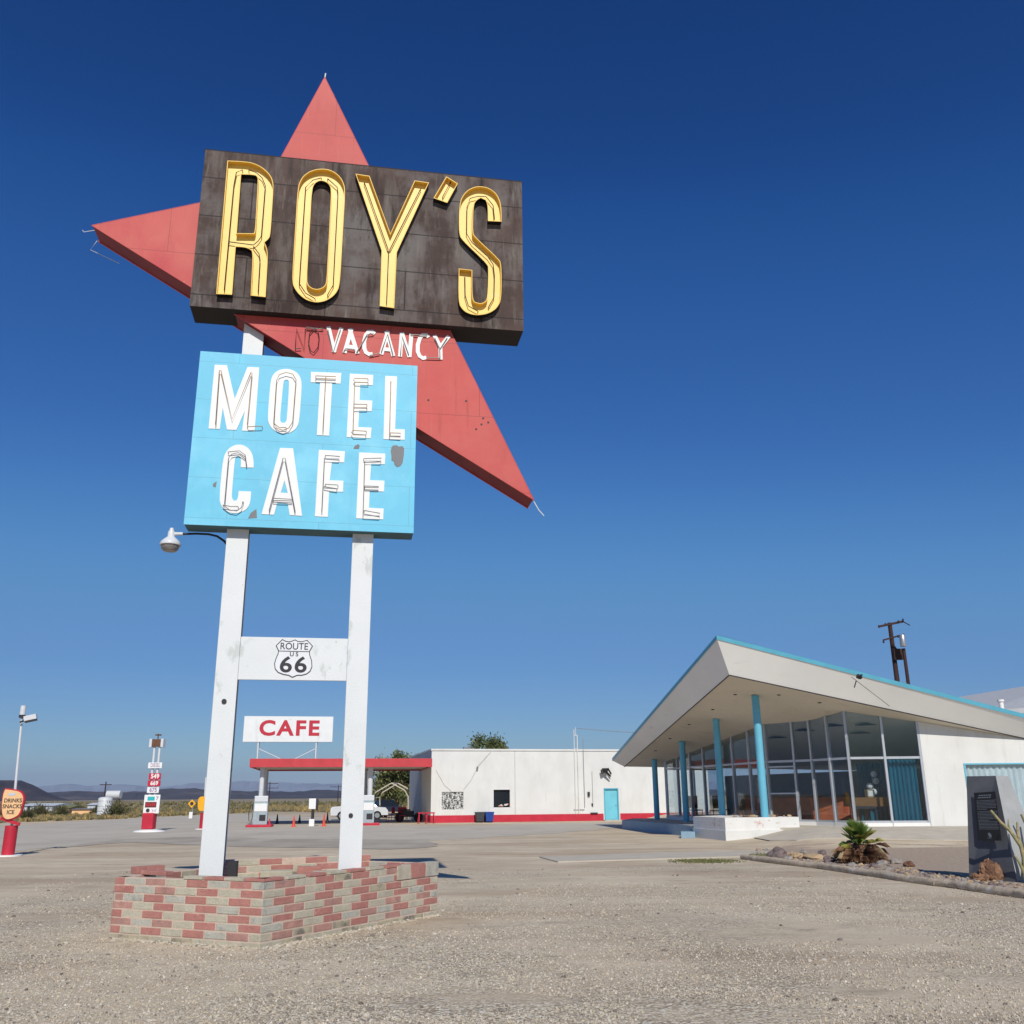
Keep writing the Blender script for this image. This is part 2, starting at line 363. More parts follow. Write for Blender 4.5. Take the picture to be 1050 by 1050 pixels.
MT['tumble3'] = mat('grey_desert_brush', (.21,.185,.12), .9, .35, .4)
MT['brick_red'] = mat('red_block', (.445,.20,.165), .9, .12, 7, .6, 45, stains=[((.36,.14,.12), 2.5, .5, .75, None), ((.54,.30,.25), 14, .6, .7, None)])
MT['brick_red2'] = mat('dusty_red_block', (.45,.245,.20), .9, .2, 7, .6, 45, stains=[((.30,.20,.18), 6, .5, .7, None)])
MT['brick_tan'] = mat('tan_grey_block', (.50,.455,.35), .9, .12, 7, .6, 45, stains=[((.38,.34,.25), 2.2, .5, .75, None), ((.40,.36,.28), 10, .58, .7, None)])
MT['brick_tan2'] = mat('cool_grey_block', (.46,.44,.37), .9, .12, 7, .6, 45, stains=[((.27,.27,.25), 8, .55, .7, None)])
MT['brick_stain'] = mat('stained_tan_block', (.44,.385,.27), .9, .2, 9, .45, 60, stains=[((.19,.17,.14), 5, .48, .62, None)])
MT['mortar'] = mat('mortar', (.60,.46,.36), .95, .12, 10, .4, 60)
MT['soil'] = mat('dry_soil', (.30,.25,.19), .95, .2, 6, .5, 30)

def glass(name, tint=(.86,.90,.92), refl=1.0):
    m, nt, b = nodes(name); nt.nodes.remove(b)
    out = nt.nodes['Material Output']
    tr = nt.nodes.new('ShaderNodeBsdfTransparent'); tr.inputs[0].default_value = (*tint, 1)
    gl = nt.nodes.new('ShaderNodeBsdfGlossy'); gl.inputs['Roughness'].default_value = .01
    ge = nt.nodes.new('ShaderNodeNewGeometry'); dp = nt.nodes.new('ShaderNodeVectorMath'); dp.operation = 'DOT_PRODUCT'
    nt.links.new(ge.outputs['Incoming'], dp.inputs[0]); nt.links.new(ge.outputs['Normal'], dp.inputs[1])
    def mth(op, a, b_=None):
        n = nt.nodes.new('ShaderNodeMath'); n.operation = op
        for i, v in enumerate((a, b_)):
            if v is None: continue
            if hasattr(v, 'node'): nt.links.new(v, n.inputs[i])
            else: n.inputs[i].default_value = v
        return n
    om = mth('SUBTRACT', 1.0, mth('ABSOLUTE', dp.outputs['Value']).outputs[0]); p5 = mth('POWER', om.outputs[0], 5.0)
    mu = mth('MULTIPLY_ADD', p5.outputs[0], .95*refl); mu.inputs[2].default_value = .04*refl
    mx = nt.nodes.new('ShaderNodeMixShader'); nt.links.new(mu.outputs[0], mx.inputs[0]); nt.links.new(tr.outputs[0], mx.inputs[1]); nt.links.new(gl.outputs[0], mx.inputs[2])
    nt.links.new(mx.outputs[0], out.inputs[0]); return m
MT['glass'] = glass('window_glass')

def ground_mat():
    m, nt, b = nodes('desert_gravel')
    tc = nt.nodes.new('ShaderNodeTexCoord'); pos = tc.outputs['Object']
    sp = nt.nodes.new('ShaderNodeSeparateXYZ'); nt.links.new(pos, sp.inputs[0])
    def math2(op, a, b_):
        n = nt.nodes.new('ShaderNodeMath'); n.operation = op
        for i, v in enumerate((a, b_)):
            if hasattr(v, 'node'): nt.links.new(v, n.inputs[i])
            else: n.inputs[i].default_value = v
        return n.outputs[0]
    big = noise(nt, .10, 5, .6, pos); mid = noise(nt, .55, 6, .65, pos); fine = noise(nt, 9, 6, .75, pos)
    # stone cells
    def vor(sc):
        v = nt.nodes.new('ShaderNodeTexVoronoi'); v.inputs['Scale'].default_value = sc; nt.links.new(pos, v.inputs['Vector']); return v
    v1 = vor(36); v2 = vor(14)
    sepc = nt.nodes.new('ShaderNodeSeparateColor'); nt.links.new(v1.outputs['Color'], sepc.inputs[0])
    stone = mixc(nt, (.30,.255,.18), (.92,.83,.64), sepc.outputs[0])
    stone = mixc(nt, stone, (.55,.40,.30), ramp(nt, sepc.outputs[2], .05, .0))
    stone = mixc(nt, stone, (.17,.15,.125), ramp(nt, sepc.outputs[1], .86, .92))
    stone = mixc(nt, stone, (.26,.205,.145), ramp(nt, v1.outputs['Distance'], .50, .72))  # gaps between stones: brown soil, with crevice shade painted in
    stone = mixc(nt, stone, (.72,.70,.64), ramp(nt, sepc.outputs[2], .93, .96))
    dust = mixc(nt, (.52,.43,.30), (.68,.58,.43), ramp(nt, mid, .3, .7))
    dust = mixc(nt, dust, (.42,.35,.275), ramp(nt, noise(nt, 30, 4, .7, pos), .5, .8))
    # distance along y blended with noise decides gravel or packed dust
    yy = math2('ADD', sp.outputs[1], math2('MULTIPLY', math2('SUBTRACT', big, .5), 22.0))
    yy = math2('ADD', yy, math2('MULTIPLY', math2('SUBTRACT', mid, .5), 8.0))
    g_fac = ramp(nt, yy, 23, 12)
    strip = math2('MULTIPLY', ramp(nt, yy, 19.5, 21), ramp(nt, yy, 25, 23.5))
    g_all = math2('MAXIMUM', math2('MULTIPLY', g_fac, .85), math2('MULTIPLY', strip, .6))
    patchy = ramp(nt, noise(nt, .35, 5, .6, pos, stretch=(1,.75,1)), .44, .58)
    g_all = math2('MULTIPLY', g_all, math2('SUBTRACT', 1.0, math2('MULTIPLY', patchy, .85)))
    col = mixc(nt, dust, stone, g_all)
    brown = ramp(nt, noise(nt, .20, 6, .65, pos, stretch=(.6,1.3,1)), .48, .60)
    col = mixc(nt, col, (.41,.31,.215), math2('MULTIPLY', brown, .65))
    # tyre-worn sweeps of packed fines, and darker disturbed patches
    mp = nt.nodes.new('ShaderNodeMapping'); mp.inputs['Rotation'].default_value = (0, 0, .30); mp.inputs['Scale'].default_value = (.10, 1.25, 1); nt.links.new(pos, mp.inputs[0])
    trk = ramp(nt, noise(nt, .8, 2, .5, mp.outputs[0], dist=.3), .47, .66)
    mp2 = nt.nodes.new('ShaderNodeMapping'); mp2.inputs['Rotation'].default_value = (0, 0, -.75); mp2.inputs['Scale'].default_value = (.12, 1.6, 1); nt.links.new(pos, mp2.inputs[0])
    trk2 = ramp(nt, noise(nt, .9, 2, .5, mp2.outputs[0], dist=.3), .50, .68)
    col = mixc(nt, col, (.50,.405,.29), math2('MULTIPLY', trk, .42))
    col = mixc(nt, col, (.37,.29,.205), math2('MULTIPLY', trk2, .40))
    col = mixc(nt, col, (.70,.62,.48), math2('MULTIPLY', ramp(nt, noise(nt, .30, 7, .7, pos, stretch=(.7,1.3,1)), .52, .66), .40))
    col = mixc(nt, col, (.25,.21,.16), math2('MULTIPLY', ramp(nt, noise(nt, 1.3, 8, .75, pos, stretch=(.6,1.2,1)), .55, .67), .62))
    # far desert floor: scrubby brown beyond the road
    far = ramp(nt, math2('ADD', sp.outputs[1], math2('MULTIPLY', big, 30)), 110, 160)
    desert = mixc(nt, (.26,.21,.14), (.38,.31,.21), noise(nt, .02, 8, .7, pos))
    desert = mixc(nt, desert, (.10,.10,.07), ramp(nt, noise(nt, .004, 6, .7, pos), .45, .7))
    col = mixc(nt, col, desert, far)
    nt.links.new(col, b.inputs['Base Color']); b.inputs['Roughness'].default_value = .95; b.inputs['Specular IOR Level'].default_value = .15
    h = math2('ADD', math2('MULTIPLY', math2('SUBTRACT', 1.0, v1.outputs['Distance']), g_all), math2('MULTIPLY', fine, .8))
    h = math2('ADD', h, math2('MULTIPLY', math2('SUBTRACT', 1.0, v2.outputs['Distance']), math2('MULTIPLY', g_all, .5)))
    bp = nt.nodes.new('ShaderNodeBump'); bp.inputs['Strength'].default_value = .8; bp.inputs['Distance'].default_value = .022
    nt.links.new(h, bp.inputs['Height']); nt.links.new(bp.outputs[0], b.inputs['Normal'])
    return m
MT['ground'] = ground_mat()
MT['asphalt'] = mat('worn_asphalt', (.52,.47,.385), .9, .08, .25, .5, 60, spec=.2, stains=[((.44,.40,.325), .35, .5, .7, (1,.5,1)), ((.48,.44,.37), .9, .55, .75, None), ((.38,.34,.28), 30, .6, .75, None)])
MT['asphalt_dark'] = mat('patched_asphalt', (.385,.34,.275), .9, .12, .3, .5, 60, spec=.2, stains=[((.47,.425,.345), .5, .46, .62, (1,.5,1))])
MT['bed'] = mat('brown_gravel_bed', (.40,.315,.24), .95, .25, 9, .8, 40, spec=.15, stains=[((.42,.36,.29), 25, .55, .65, None), ((.17,.13,.105), 30, .6, .68, None)])
MT['tar'] = mat('tar_crack', (.05,.05,.05), .9)

# letter outlines and tube runs of the big sign, in metres on the plane of the sign
LET = {"R":[[-0.412,11.312],[-0.111,11.332],[0.025,11.307],[0.151,11.24],[0.256,11.135],[0.312,11.018],[0.326,10.889],[0.334,10.045],[0.315,9.972],[0.253,9.901],[0.294,9.816],[0.32,9.68],[0.333,8.955],[0.111,8.962],[0.092,9.657],[0.07,9.738],[-0.011,9.785],[-0.169,9.78],[-0.16,8.951],[-0.392,8.943]],"R_h":[[-0.184,11.082],[0.015,11.1],[0.066,11.071],[0.077,11.005],[0.097,10.09],[0.082,10.043],[-0.17,10.02]],"O":[[0.697,10.932],[0.725,11.082],[0.792,11.208],[0.923,11.307],[1.07,11.346],[1.208,11.332],[1.337,11.244],[1.411,11.119],[1.442,10.974],[1.433,9.289],[1.396,9.134],[1.283,9.001],[1.143,8.934],[1.012,8.935],[0.879,8.991],[0.752,9.129],[0.704,9.275]],"O_h":[[0.92,10.899],[0.942,11.034],[1.008,11.101],[1.069,11.117],[1.145,11.093],[1.197,11.034],[1.22,10.934],[1.225,9.297],[1.2,9.226],[1.142,9.179],[1.072,9.159],[0.999,9.18],[0.949,9.23],[0.928,9.31]],"Y":[[1.588,11.308],[1.814,11.295],[2.18,10.264],[2.542,11.294],[2.779,11.282],[2.293,9.932],[2.28,8.938],[2.054,8.955],[2.051,9.939]],"P":[[3.061,11.434],[3.252,11.32],[3.082,10.93],[2.856,10.995]],"S":[[3.979,10.673],[3.98,10.948],[3.934,11.145],[3.825,11.275],[3.648,11.323],[3.472,11.268],[3.341,11.128],[3.278,10.936],[3.275,10.373],[3.333,10.255],[3.745,9.861],[3.76,9.773],[3.746,9.246],[3.7,9.17],[3.624,9.138],[3.539,9.165],[3.502,9.24],[3.5,9.731],[3.281,9.736],[3.278,9.141],[3.343,9.001],[3.47,8.931],[3.639,8.93],[3.822,9.002],[3.936,9.137],[3.973,9.298],[3.976,9.891],[3.924,9.983],[3.534,10.351],[3.505,10.43],[3.511,10.912],[3.552,11.027],[3.634,11.087],[3.716,11.053],[3.751,10.955],[3.751,10.661]],"M":[[-0.354,7.881],[-0.177,7.885],[-0.024,7.351],[0.123,7.88],[0.294,7.884],[0.298,6.851],[0.118,6.849],[0.135,7.164],[0.037,6.856],[-0.097,6.853],[-0.184,7.197],[-0.2,6.856],[-0.358,6.853]],"O2":[[0.474,7.64],[0.491,7.76],[0.551,7.844],[0.639,7.886],[0.738,7.893],[0.831,7.859],[0.906,7.781],[0.939,7.645],[0.932,7.09],[0.915,6.964],[0.847,6.879],[0.752,6.838],[0.671,6.842],[0.572,6.88],[0.499,6.965],[0.47,7.079]],"O2_h":[[0.661,7.662],[0.675,7.7],[0.702,7.715],[0.733,7.704],[0.751,7.669],[0.751,7.07],[0.738,7.024],[0.702,7.004],[0.663,7.02],[0.649,7.063]],"T":[[1.061,7.868],[1.516,7.883],[1.51,7.704],[1.386,7.704],[1.381,6.845],[1.201,6.846],[1.206,7.701],[1.067,7.696]],"E":[[1.645,7.881],[2.001,7.885],[1.999,7.712],[1.809,7.706],[1.808,7.453],[2.001,7.457],[1.997,7.282],[1.809,7.279],[1.806,7.011],[2.006,7.014],[1.996,6.84],[1.641,6.839]],"L":[[2.185,7.883],[2.365,7.887],[2.359,7.013],[2.507,7.016],[2.508,6.846],[2.19,6.839]],"C":[[0.323,6.282],[0.314,6.411],[0.274,6.531],[0.188,6.613],[0.092,6.634],[-0.001,6.605],[-0.081,6.519],[-0.118,6.387],[-0.123,5.824],[-0.102,5.699],[-0.025,5.602],[0.101,5.566],[0.223,5.601],[0.295,5.675],[0.316,5.777],[0.313,5.913],[0.14,5.913],[0.138,5.803],[0.117,5.768],[0.086,5.761],[0.056,5.79],[0.046,5.849],[0.048,6.37],[0.06,6.428],[0.09,6.451],[0.122,6.435],[0.138,6.393],[0.142,6.277]],"A":[[0.679,6.61],[0.868,6.614],[1.056,5.577],[0.881,5.583],[0.843,5.754],[0.694,5.761],[0.658,5.577],[0.484,5.579]],"A_h":[[0.774,6.107],[0.833,5.917],[0.732,5.916]],"F":[[1.242,6.612],[1.625,6.611],[1.621,6.434],[1.442,6.429],[1.423,6.143],[1.622,6.145],[1.625,5.973],[1.423,5.967],[1.423,5.577],[1.239,5.579]],"E2":[[1.836,6.605],[2.225,6.606],[2.222,6.437],[2.02,6.434],[2.013,6.175],[2.226,6.177],[2.224,6.006],[2.014,6.004],[2.012,5.745],[2.228,5.742],[2.225,5.574],[1.833,5.574]],"patch":[[2.338,6.747],[2.388,6.755],[2.422,6.734],[2.481,6.746],[2.507,6.703],[2.502,6.586],[2.488,6.478],[2.456,6.423],[2.406,6.402],[2.369,6.436],[2.354,6.492],[2.32,6.501],[2.318,6.575],[2.304,6.646],[2.314,6.718]],"patch2":[[0.299,5.508],[0.332,5.593],[0.406,5.655],[0.423,5.521]],"patch3":[[1.748,6.659],[1.766,6.705],[1.814,6.738],[1.84,6.718],[1.83,6.664]],"patch4":[[-0.228,6.005],[-0.177,6.05],[-0.185,5.956],[-0.224,5.963]]}
NEON = {"R":[[[-0.287,9.043],[-0.287,10.889],[-0.265,11.14],[-0.177,11.194]],[[-0.081,11.206],[0.031,11.175],[0.134,11.085],[0.193,10.945],[0.194,10.027],[0.152,9.939],[0.086,9.862],[-0.282,9.88]],[[0.088,9.834],[0.179,9.718],[0.203,9.609],[0.213,9.048]]],"O":[[[0.815,9.254],[0.815,10.989],[0.918,11.134],[1.052,11.194]],[[1.152,11.191],[1.309,11.046],[1.327,10.93],[1.329,9.275],[1.253,9.102]],[[0.815,9.254],[0.919,9.099],[1.066,9.017]]],"Y":[[[1.735,11.187],[2.154,9.991]],[[2.648,11.177],[2.182,9.994]],[[2.164,9.96],[2.161,9.048]]],"P":[[[3.139,11.37],[3.012,11.068]]],"S":[[[3.868,10.744],[3.845,10.994],[3.727,11.149],[3.595,11.141],[3.463,11.085],[3.412,10.911],[3.409,10.413],[3.497,10.258],[3.757,10.023],[3.844,9.886],[3.866,9.678],[3.857,9.295],[3.771,9.113]],[[3.602,9.02],[3.446,9.1],[3.394,9.284],[3.386,9.616]]],"M":[[[-0.257,6.906],[-0.272,7.772],[-0.251,7.774],[-0.032,7.0],[0.184,7.77],[0.201,7.762],[0.191,6.934],[0.206,6.896],[0.405,6.916]]],"O2":[[[0.569,6.976],[0.566,7.66],[0.6,7.764],[0.696,7.807],[0.796,7.787],[0.85,7.699],[0.841,7.011],[0.791,6.91],[0.705,6.869],[0.622,6.899],[0.569,6.976],[0.654,6.91],[0.75,6.916]]],"T":[[[1.289,6.9],[1.287,7.772]],[[1.137,7.783],[1.436,7.792],[1.438,7.75],[1.139,7.738]]],"E":[[[1.923,7.791],[1.721,7.785],[1.706,7.756],[1.724,7.72],[1.926,7.726]],[[1.724,7.72],[1.731,6.936]],[[1.922,7.366],[1.73,7.358],[1.733,7.298],[1.924,7.311]],[[1.93,6.93],[1.731,6.931],[1.708,6.899],[1.742,6.86],[1.924,6.867]]],"L":[[[2.271,7.778],[2.278,6.879],[2.44,6.88],[2.442,6.929],[2.288,6.925]]],"C":[[[-0.049,6.485],[0.114,6.512],[0.197,6.447],[0.226,6.302]],[[0.199,6.421],[0.1,6.485],[0.008,6.454],[-0.034,6.391],[-0.035,5.695]],[[-0.056,5.677],[0.042,5.606],[0.135,5.594],[0.201,5.647],[0.217,5.74]],[[-0.056,5.677],[0.053,5.657],[0.153,5.662]]],"A":[[[0.591,5.623],[0.737,6.434],[0.766,6.435],[0.955,5.631]],[[0.634,5.81],[0.902,5.806],[0.904,5.781],[0.636,5.777]]],"F":[[[1.335,5.648],[1.332,6.463],[1.538,6.464],[1.552,6.505],[1.341,6.511]],[[1.363,6.06],[1.548,6.057]],[[1.349,6.024],[1.535,5.999]]],"E2":[[[1.905,6.49],[2.168,6.513],[2.153,6.463],[1.923,6.455],[1.93,5.606],[2.165,5.608],[2.172,5.651],[1.944,5.684]],[[1.938,6.062],[2.142,6.064],[2.142,6.046],[1.938,6.042]]]}
VAC = {"V":[[[1.281,8.672],[1.396,8.243]],[[1.484,8.669],[1.383,8.242]]],"A":[[[1.549,8.241],[1.638,8.665]],[[1.607,8.662],[1.748,8.242]],[[1.582,8.352],[1.71,8.348]]],"C":[[[1.997,8.602],[1.957,8.642],[1.905,8.637],[1.864,8.576],[1.84,8.459],[1.847,8.344],[1.875,8.275],[1.932,8.245],[1.978,8.26]]],"A1":[[[2.112,8.259],[2.203,8.671]],[[2.177,8.669],[2.299,8.245]],[[2.14,8.353],[2.27,8.349]]],"N":[[[2.403,8.244],[2.421,8.66]],[[2.421,8.66],[2.549,8.247]],[[2.549,8.247],[2.571,8.649]]],"C1":[[[2.84,8.612],[2.808,8.653],[2.75,8.649],[2.704,8.586],[2.675,8.468],[2.677,8.352],[2.71,8.277],[2.763,8.243],[2.815,8.262]]],"Y":[[[2.935,8.655],[3.036,8.453]],[[3.166,8.662],[3.028,8.452]],[[3.031,8.467],[3.039,8.241]]]}
VTUBES = [[[1.277,8.608],[1.376,8.23],[1.468,8.624]],[[1.535,8.257],[1.559,8.302],[1.712,8.294]],[[1.732,8.25],[1.881,8.571],[1.983,8.594]],[[1.932,8.217],[2.085,8.266]],[[2.11,8.288],[2.198,8.612],[2.291,8.259]],[[2.408,8.268],[2.425,8.587],[2.537,8.278]],[[2.555,8.627],[2.818,8.634]],[[2.812,8.248],[3.035,8.259]],[[2.937,8.6],[3.025,8.417],[3.136,8.616]],[[3.019,8.417],[3.027,8.258]]]
NO = {"N":[[[0.805,8.242],[0.803,8.583],[0.943,8.233],[0.936,8.594]],[[0.805,8.242],[0.891,8.257]]],"O":[[[1.062,8.604],[1.127,8.567],[1.153,8.454],[1.146,8.297],[1.083,8.193],[1.031,8.232],[0.999,8.357],[1.003,8.513],[1.062,8.604]],[[0.948,8.603],[1.049,8.595],[1.213,8.625]],[[0.947,8.623],[1.201,8.607]]]}
SHIELD = {"out":[[0.876,3.804],[0.924,3.779],[0.974,3.773],[1.015,3.785],[1.051,3.803],[1.09,3.782],[1.149,3.777],[1.198,3.793],[1.223,3.798],[1.305,3.714],[1.266,3.636],[1.272,3.585],[1.302,3.509],[1.312,3.424],[1.289,3.356],[1.241,3.317],[1.176,3.297],[1.11,3.295],[1.045,3.266],[0.994,3.293],[0.919,3.305],[0.844,3.333],[0.799,3.383],[0.785,3.458],[0.802,3.534],[0.827,3.602],[0.828,3.641],[0.791,3.711]],"div":[[0.831,3.635],[1.264,3.632]],"txt":[[1.045,3.704],[1.048,3.581],[0.957,3.425],[1.135,3.428],[0.875,3.663],[1.214,3.669],[0.893,3.328],[1.216,3.33],[0.881,3.527]]}
STAR = [[0.995,13.356],[0.138,11.035],[-2.363,10.102],[-0.192,8.802],[4.505,5.998]]
BH = [[2.86,7.544],[3.449,7.567],[3.718,7.294],[3.798,7.23],[3.692,7.19],[3.609,7.106]]

# ------------------------------------------------------------------ ground
def axis(near, far_list): return sorted(set(near+far_list))
xs = axis([x*1.0 for x in range(-10, 31)], [-20000,-6000,-2000,-600,-200,-80,-40,-20,45,80,200,600,2000,6000,20000])
ys = axis([y*1.0 for y in range(0, 62, 1)], [-20000,-3000,-500,-80,-15,80,120,200,400,900,2000,5000,10000,20000])
g = MB(); W = len(xs)
g.add([(x, y, zt(x, y)) for y in ys for x in xs], [(j*W+i, j*W+i+1, (j+1)*W+i+1, (j+1)*W+i) for j in range(len(ys)-1) for i in range(W-1)])
tag(g.build('ground', MT['ground'], smooth=True), kind='structure')

def ragged(pts, amp, step, rng):
    out = []
    n = len(pts)
    for i in range(n):
        a = Vector(pts[i]); b = Vector(pts[(i+1) % n]); L = (b-a).length; k = max(1, int(L/step)); d = (b-a)/k
        nn_ = Vector((-d.y, d.x)).normalized()
        for j in range(k): out.append(tuple(a+d*j+nn_*rng.uniform(-amp, amp)))
    return out
def sheet(name, pts, z, material, kind='structure', amp=.25, step=1.2, rng=None):
    rng = rng or random.Random(3)
    lp = ragged([Vector((p[0], p[1])) for p in pts], amp, step, rng)
    tris = tessellate_polygon([[Vector((p[0], p[1], 0)) for p in lp]])
    m = MB(); fs = []
    for a, b_, c in tris:
        A, B, C = (Vector(lp[i]) for i in (a, b_, c))
        if (B-A).x*(C-A).y-(B-A).y*(C-A).x < 0: b_, c = c, b_
        fs.append((a, b_, c))
    m.add([(p[0], p[1], zt(*p)+z) for p in lp], fs)
    return tag(m.build(name, material), kind=kind)
rg = random.Random(5)
P = lambda u, v: tuple(gp(u, v)[:2])
sheet('parking_lot', [P(-60,876), P(20,873), P(80,867), P(130,862), P(300,867), P(450,862), P(560,855), P(640,848.5), P(628,843.5), P(440,847.5), P(340,838), P(240,835), P(120,840), P(60,844), P(-60,851)], .005, MT['asphalt'], amp=.35, rng=rg)
sheet('patched_strip', [P(60,869.5), P(130,864), P(260,869), P(400,871), P(455,868), P(440,861), P(300,860.5), P(200,858), P(120,861)], .010, MT['asphalt_dark'], amp=.3, step=.9, rng=rg)
for (pp, wd) in (([(-20,879),(20,876),(50,869.5),(75,867)], .10), ([(0,856.5),(30,854.5),(60,851.5),(90,848.5),(122,845.5)], .14)):
    m = MB(); q = [Vector((*P(*p), .016)) for p in pp]
    for a, b_ in zip(q[:-1], q[1:]):
        for k in range(12):
            c0 = a.lerp(b_, k/12); c1 = a.lerp(b_, (k+1)/12); ww = wd*rg.uniform(.4, 1.2); off = rg.uniform(-.06, .06)
            m.add([c0+Vector((0,off-ww/2,0)), c1+Vector((0,off-ww/2,0)), c1+Vector((0,off+ww/2,0)), c0+Vector((0,off+ww/2,0))], [(0,1,2,3)])
    tag(m.build('road_crack', MT['tar']), kind='structure')
# raised concrete strip in the yard
c = [P(553,879.5), P(572,884.5), P(762,879), P(800,873.5), P(700,874.5)]
m = MB(); m.prism(c, -.05, .03); tag(m.build('concrete_pad', MT['conc'], bevel=.01), kind='structure')
# planting bed with brown gravel
sheet('planting_bed', [P(765,880), P(843,889), P(926,901), P(995,911), P(1085,926), (15,22), (17,29.5), (14,31.8), (11,32.6), (9.0,32.8), P(790,872)], .008, MT['bed'], amp=.12, step=.6, rng=rg)
# concrete apron in front of the lobby
ap = [(9.0,35.2),(9.6,33.9),(11.2,33.3),(13.2,32.9),(16.2,32.5),(26,32.8)]
m = MB()
for (a, b_) in zip(ap[:-1], ap[1:]):
    for k in range(6):
        for j in range(5):
            def pt(t, s_):
                x = a[0]+(b_[0]-a[0])*t; y = a[1]+(b_[1]-a[1])*t; y2 = 37.6; yy_ = y+(y2-y)*s_; return (x, yy_, zt(x, yy_)+.03)
            t0, t1, s0, s1 = k/6, (k+1)/6, j/5, (j+1)/5
            m.add([pt(t0,s0), pt(t1,s0), pt(t1,s1), pt(t0,s1)], [(0,1,2,3)])
            if j == 0:
                p0, p1 = pt(t0,0), pt(t1,0); m.add([(p0[0],p0[1],p0[2]-.1), (p1[0],p1[1],p1[2]-.1), p1, p0], [(0,1,2,3)])
tag(m.build('concrete_apron', MT['conc']), kind='structure')

# hills: ridge lines given as bearing/height, built with real depth
def hills(name, px, Y, depth, material, jag=0.0, seed=1, rows=5):
    rr = random.Random(seed); pts = []
    for i in range(len(px)-1):
        (u0, v0), (u1, v1) = px[i], px[i+1]; k = max(1, int(abs(u1-u0)/6))
        for j in range(k):
            t = j/k; pts.append((u0+(u1-u0)*t, v0+(v1-v0)*t+(rr.uniform(-jag, jag))))
    pts.append(px[-1])
    top = [atY(u, v, Y) for u, v in pts]
    m = MB(); vs = []; n = len(top)
    for r in range(-rows, rows+1):
        f = 1-abs(r)/rows
        for i, p in enumerate(top):
            k = 1+r*depth/rows/Y
            fz = f**1.25*(1 if r == 0 else 1+rr.uniform(-.18, .18))
            vs.append((p.x*k+rr.uniform(-.01,.01)*depth*(r != 0), p.y*k+rr.uniform(-.04,.04)*depth*(r != 0), -1+(p.z+1)*fz))
    fs = [(j*n+i, j*n+i+1, (j+1)*n+i+1, (j+1)*n+i) for j in range(2*rows) for i in range(n-1)]
    m.add(vs, fs)
    return tag(m.build(name, material), kind='structure')
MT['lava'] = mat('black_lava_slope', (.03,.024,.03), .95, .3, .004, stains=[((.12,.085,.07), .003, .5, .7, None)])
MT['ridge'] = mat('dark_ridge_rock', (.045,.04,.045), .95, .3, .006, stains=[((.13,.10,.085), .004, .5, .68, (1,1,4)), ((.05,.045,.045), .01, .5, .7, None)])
MT['mount'] = mat('hazed_mountain_rock', (.26,.29,.34), .95, .2, .0008)  # pale blue: distance haze is painted into the rock colour
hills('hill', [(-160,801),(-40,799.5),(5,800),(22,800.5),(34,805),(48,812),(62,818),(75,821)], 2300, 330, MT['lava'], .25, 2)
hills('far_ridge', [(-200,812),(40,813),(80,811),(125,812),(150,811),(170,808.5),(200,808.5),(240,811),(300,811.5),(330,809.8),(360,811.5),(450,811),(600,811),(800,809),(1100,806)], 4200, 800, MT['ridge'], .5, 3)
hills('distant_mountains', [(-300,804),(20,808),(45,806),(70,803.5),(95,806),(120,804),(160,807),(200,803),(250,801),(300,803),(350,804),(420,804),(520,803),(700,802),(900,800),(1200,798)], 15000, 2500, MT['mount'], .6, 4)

# haze: even air around everything
hz = MB(); hz.bx(-19500, 19500, -19400, 19400, -1.5, 480)
mh = bpy.data.materials.new('desert_haze'); mh.use_nodes = True; nt = mh.node_tree; nt.nodes.clear()
vo = nt.nodes.new('ShaderNodeVolumePrincipled'); vo.inputs['Color'].default_value = (.50,.62,.86,1); vo.inputs['Density'].default_value = 4.5e-5; vo.inputs['Anisotropy'].default_value = 0.0
oo = nt.nodes.new('ShaderNodeOutputMaterial'); nt.links.new(vo.outputs[0], oo.inputs['Volume'])
tag(hz.build('haze', mh), 'thin desert haze over the plain', 'haze', kind='stuff')

# loose gravel near the camera
def gravel(name, n, x0, x1, y0, y1, rmin, rmax, label, seed, cond=None):
    rr = random.Random(seed); m = MB()
    T = [(1,0,-.5),(-.5,.87,-.5),(-.5,-.87,-.5),(.3,.2,.7),(-.4,.1,.6)]
    Fc = [(0,1,3),(1,4,3),(1,2,4),(2,0,3),(2,3,4)]
    cnt = 0
    while cnt < n:
        y = y0+(y1-y0)*rr.random()**1.7; x = (rr.random()*2-1)*(y*.62)
        if not (x0 < x < x1): continue
        if cond and not cond(x, y): cnt += 1; continue
        r = rmin+(rmax-rmin)*rr.random()**3; a = rr.random()*6.28; ca, sa = math.cos(a)*r, math.sin(a)*r; s2 = rr.uniform(.6, 1.3)
        vs = [(x+p[0]*ca-p[1]*sa*s2, y+p[0]*sa+p[1]*ca*s2, zt(x, y)+.004+(p[2]+.3)*r*.9) for p in T]
        q = rr.random(); mi = 0 if q < .5 else 1 if q < .88 else 2 if q < .96 else 3
        m.add(vs, Fc, mi); cnt += 1
    return tag(m.build(name, [MT['g1'], MT['g2'], MT['g3'], MT['g4']]), label, 'gravel', kind='stuff')
MT['rock_grey0'] = mat('dark_pebble', (.16,.13,.11), .9, .3, 20); MT['g1'] = mat('gravel_tan', (.48,.41,.31), .95, .2, 30); MT['g2'] = mat('gravel_grey', (.50,.45,.375), .95, .2, 30)
MT['g3'] = mat('gravel_dark', (.22,.19,.165), .95, .2, 30); MT['g4'] = mat('gravel_pale', (.62,.57,.48), .95, .1, 30)
gravel('gravel', 170000, -15, 15, 6.5, 21, .004, .015, 'loose tan and grey gravel covering the yard in front', 11, lambda x, y: mnoise.noise(Vector((x*.30, y*.42, 3.3)))+.5*mnoise.noise(Vector((x*.9, y*1.2, 8.1))) > -.42+.045*(y-8))

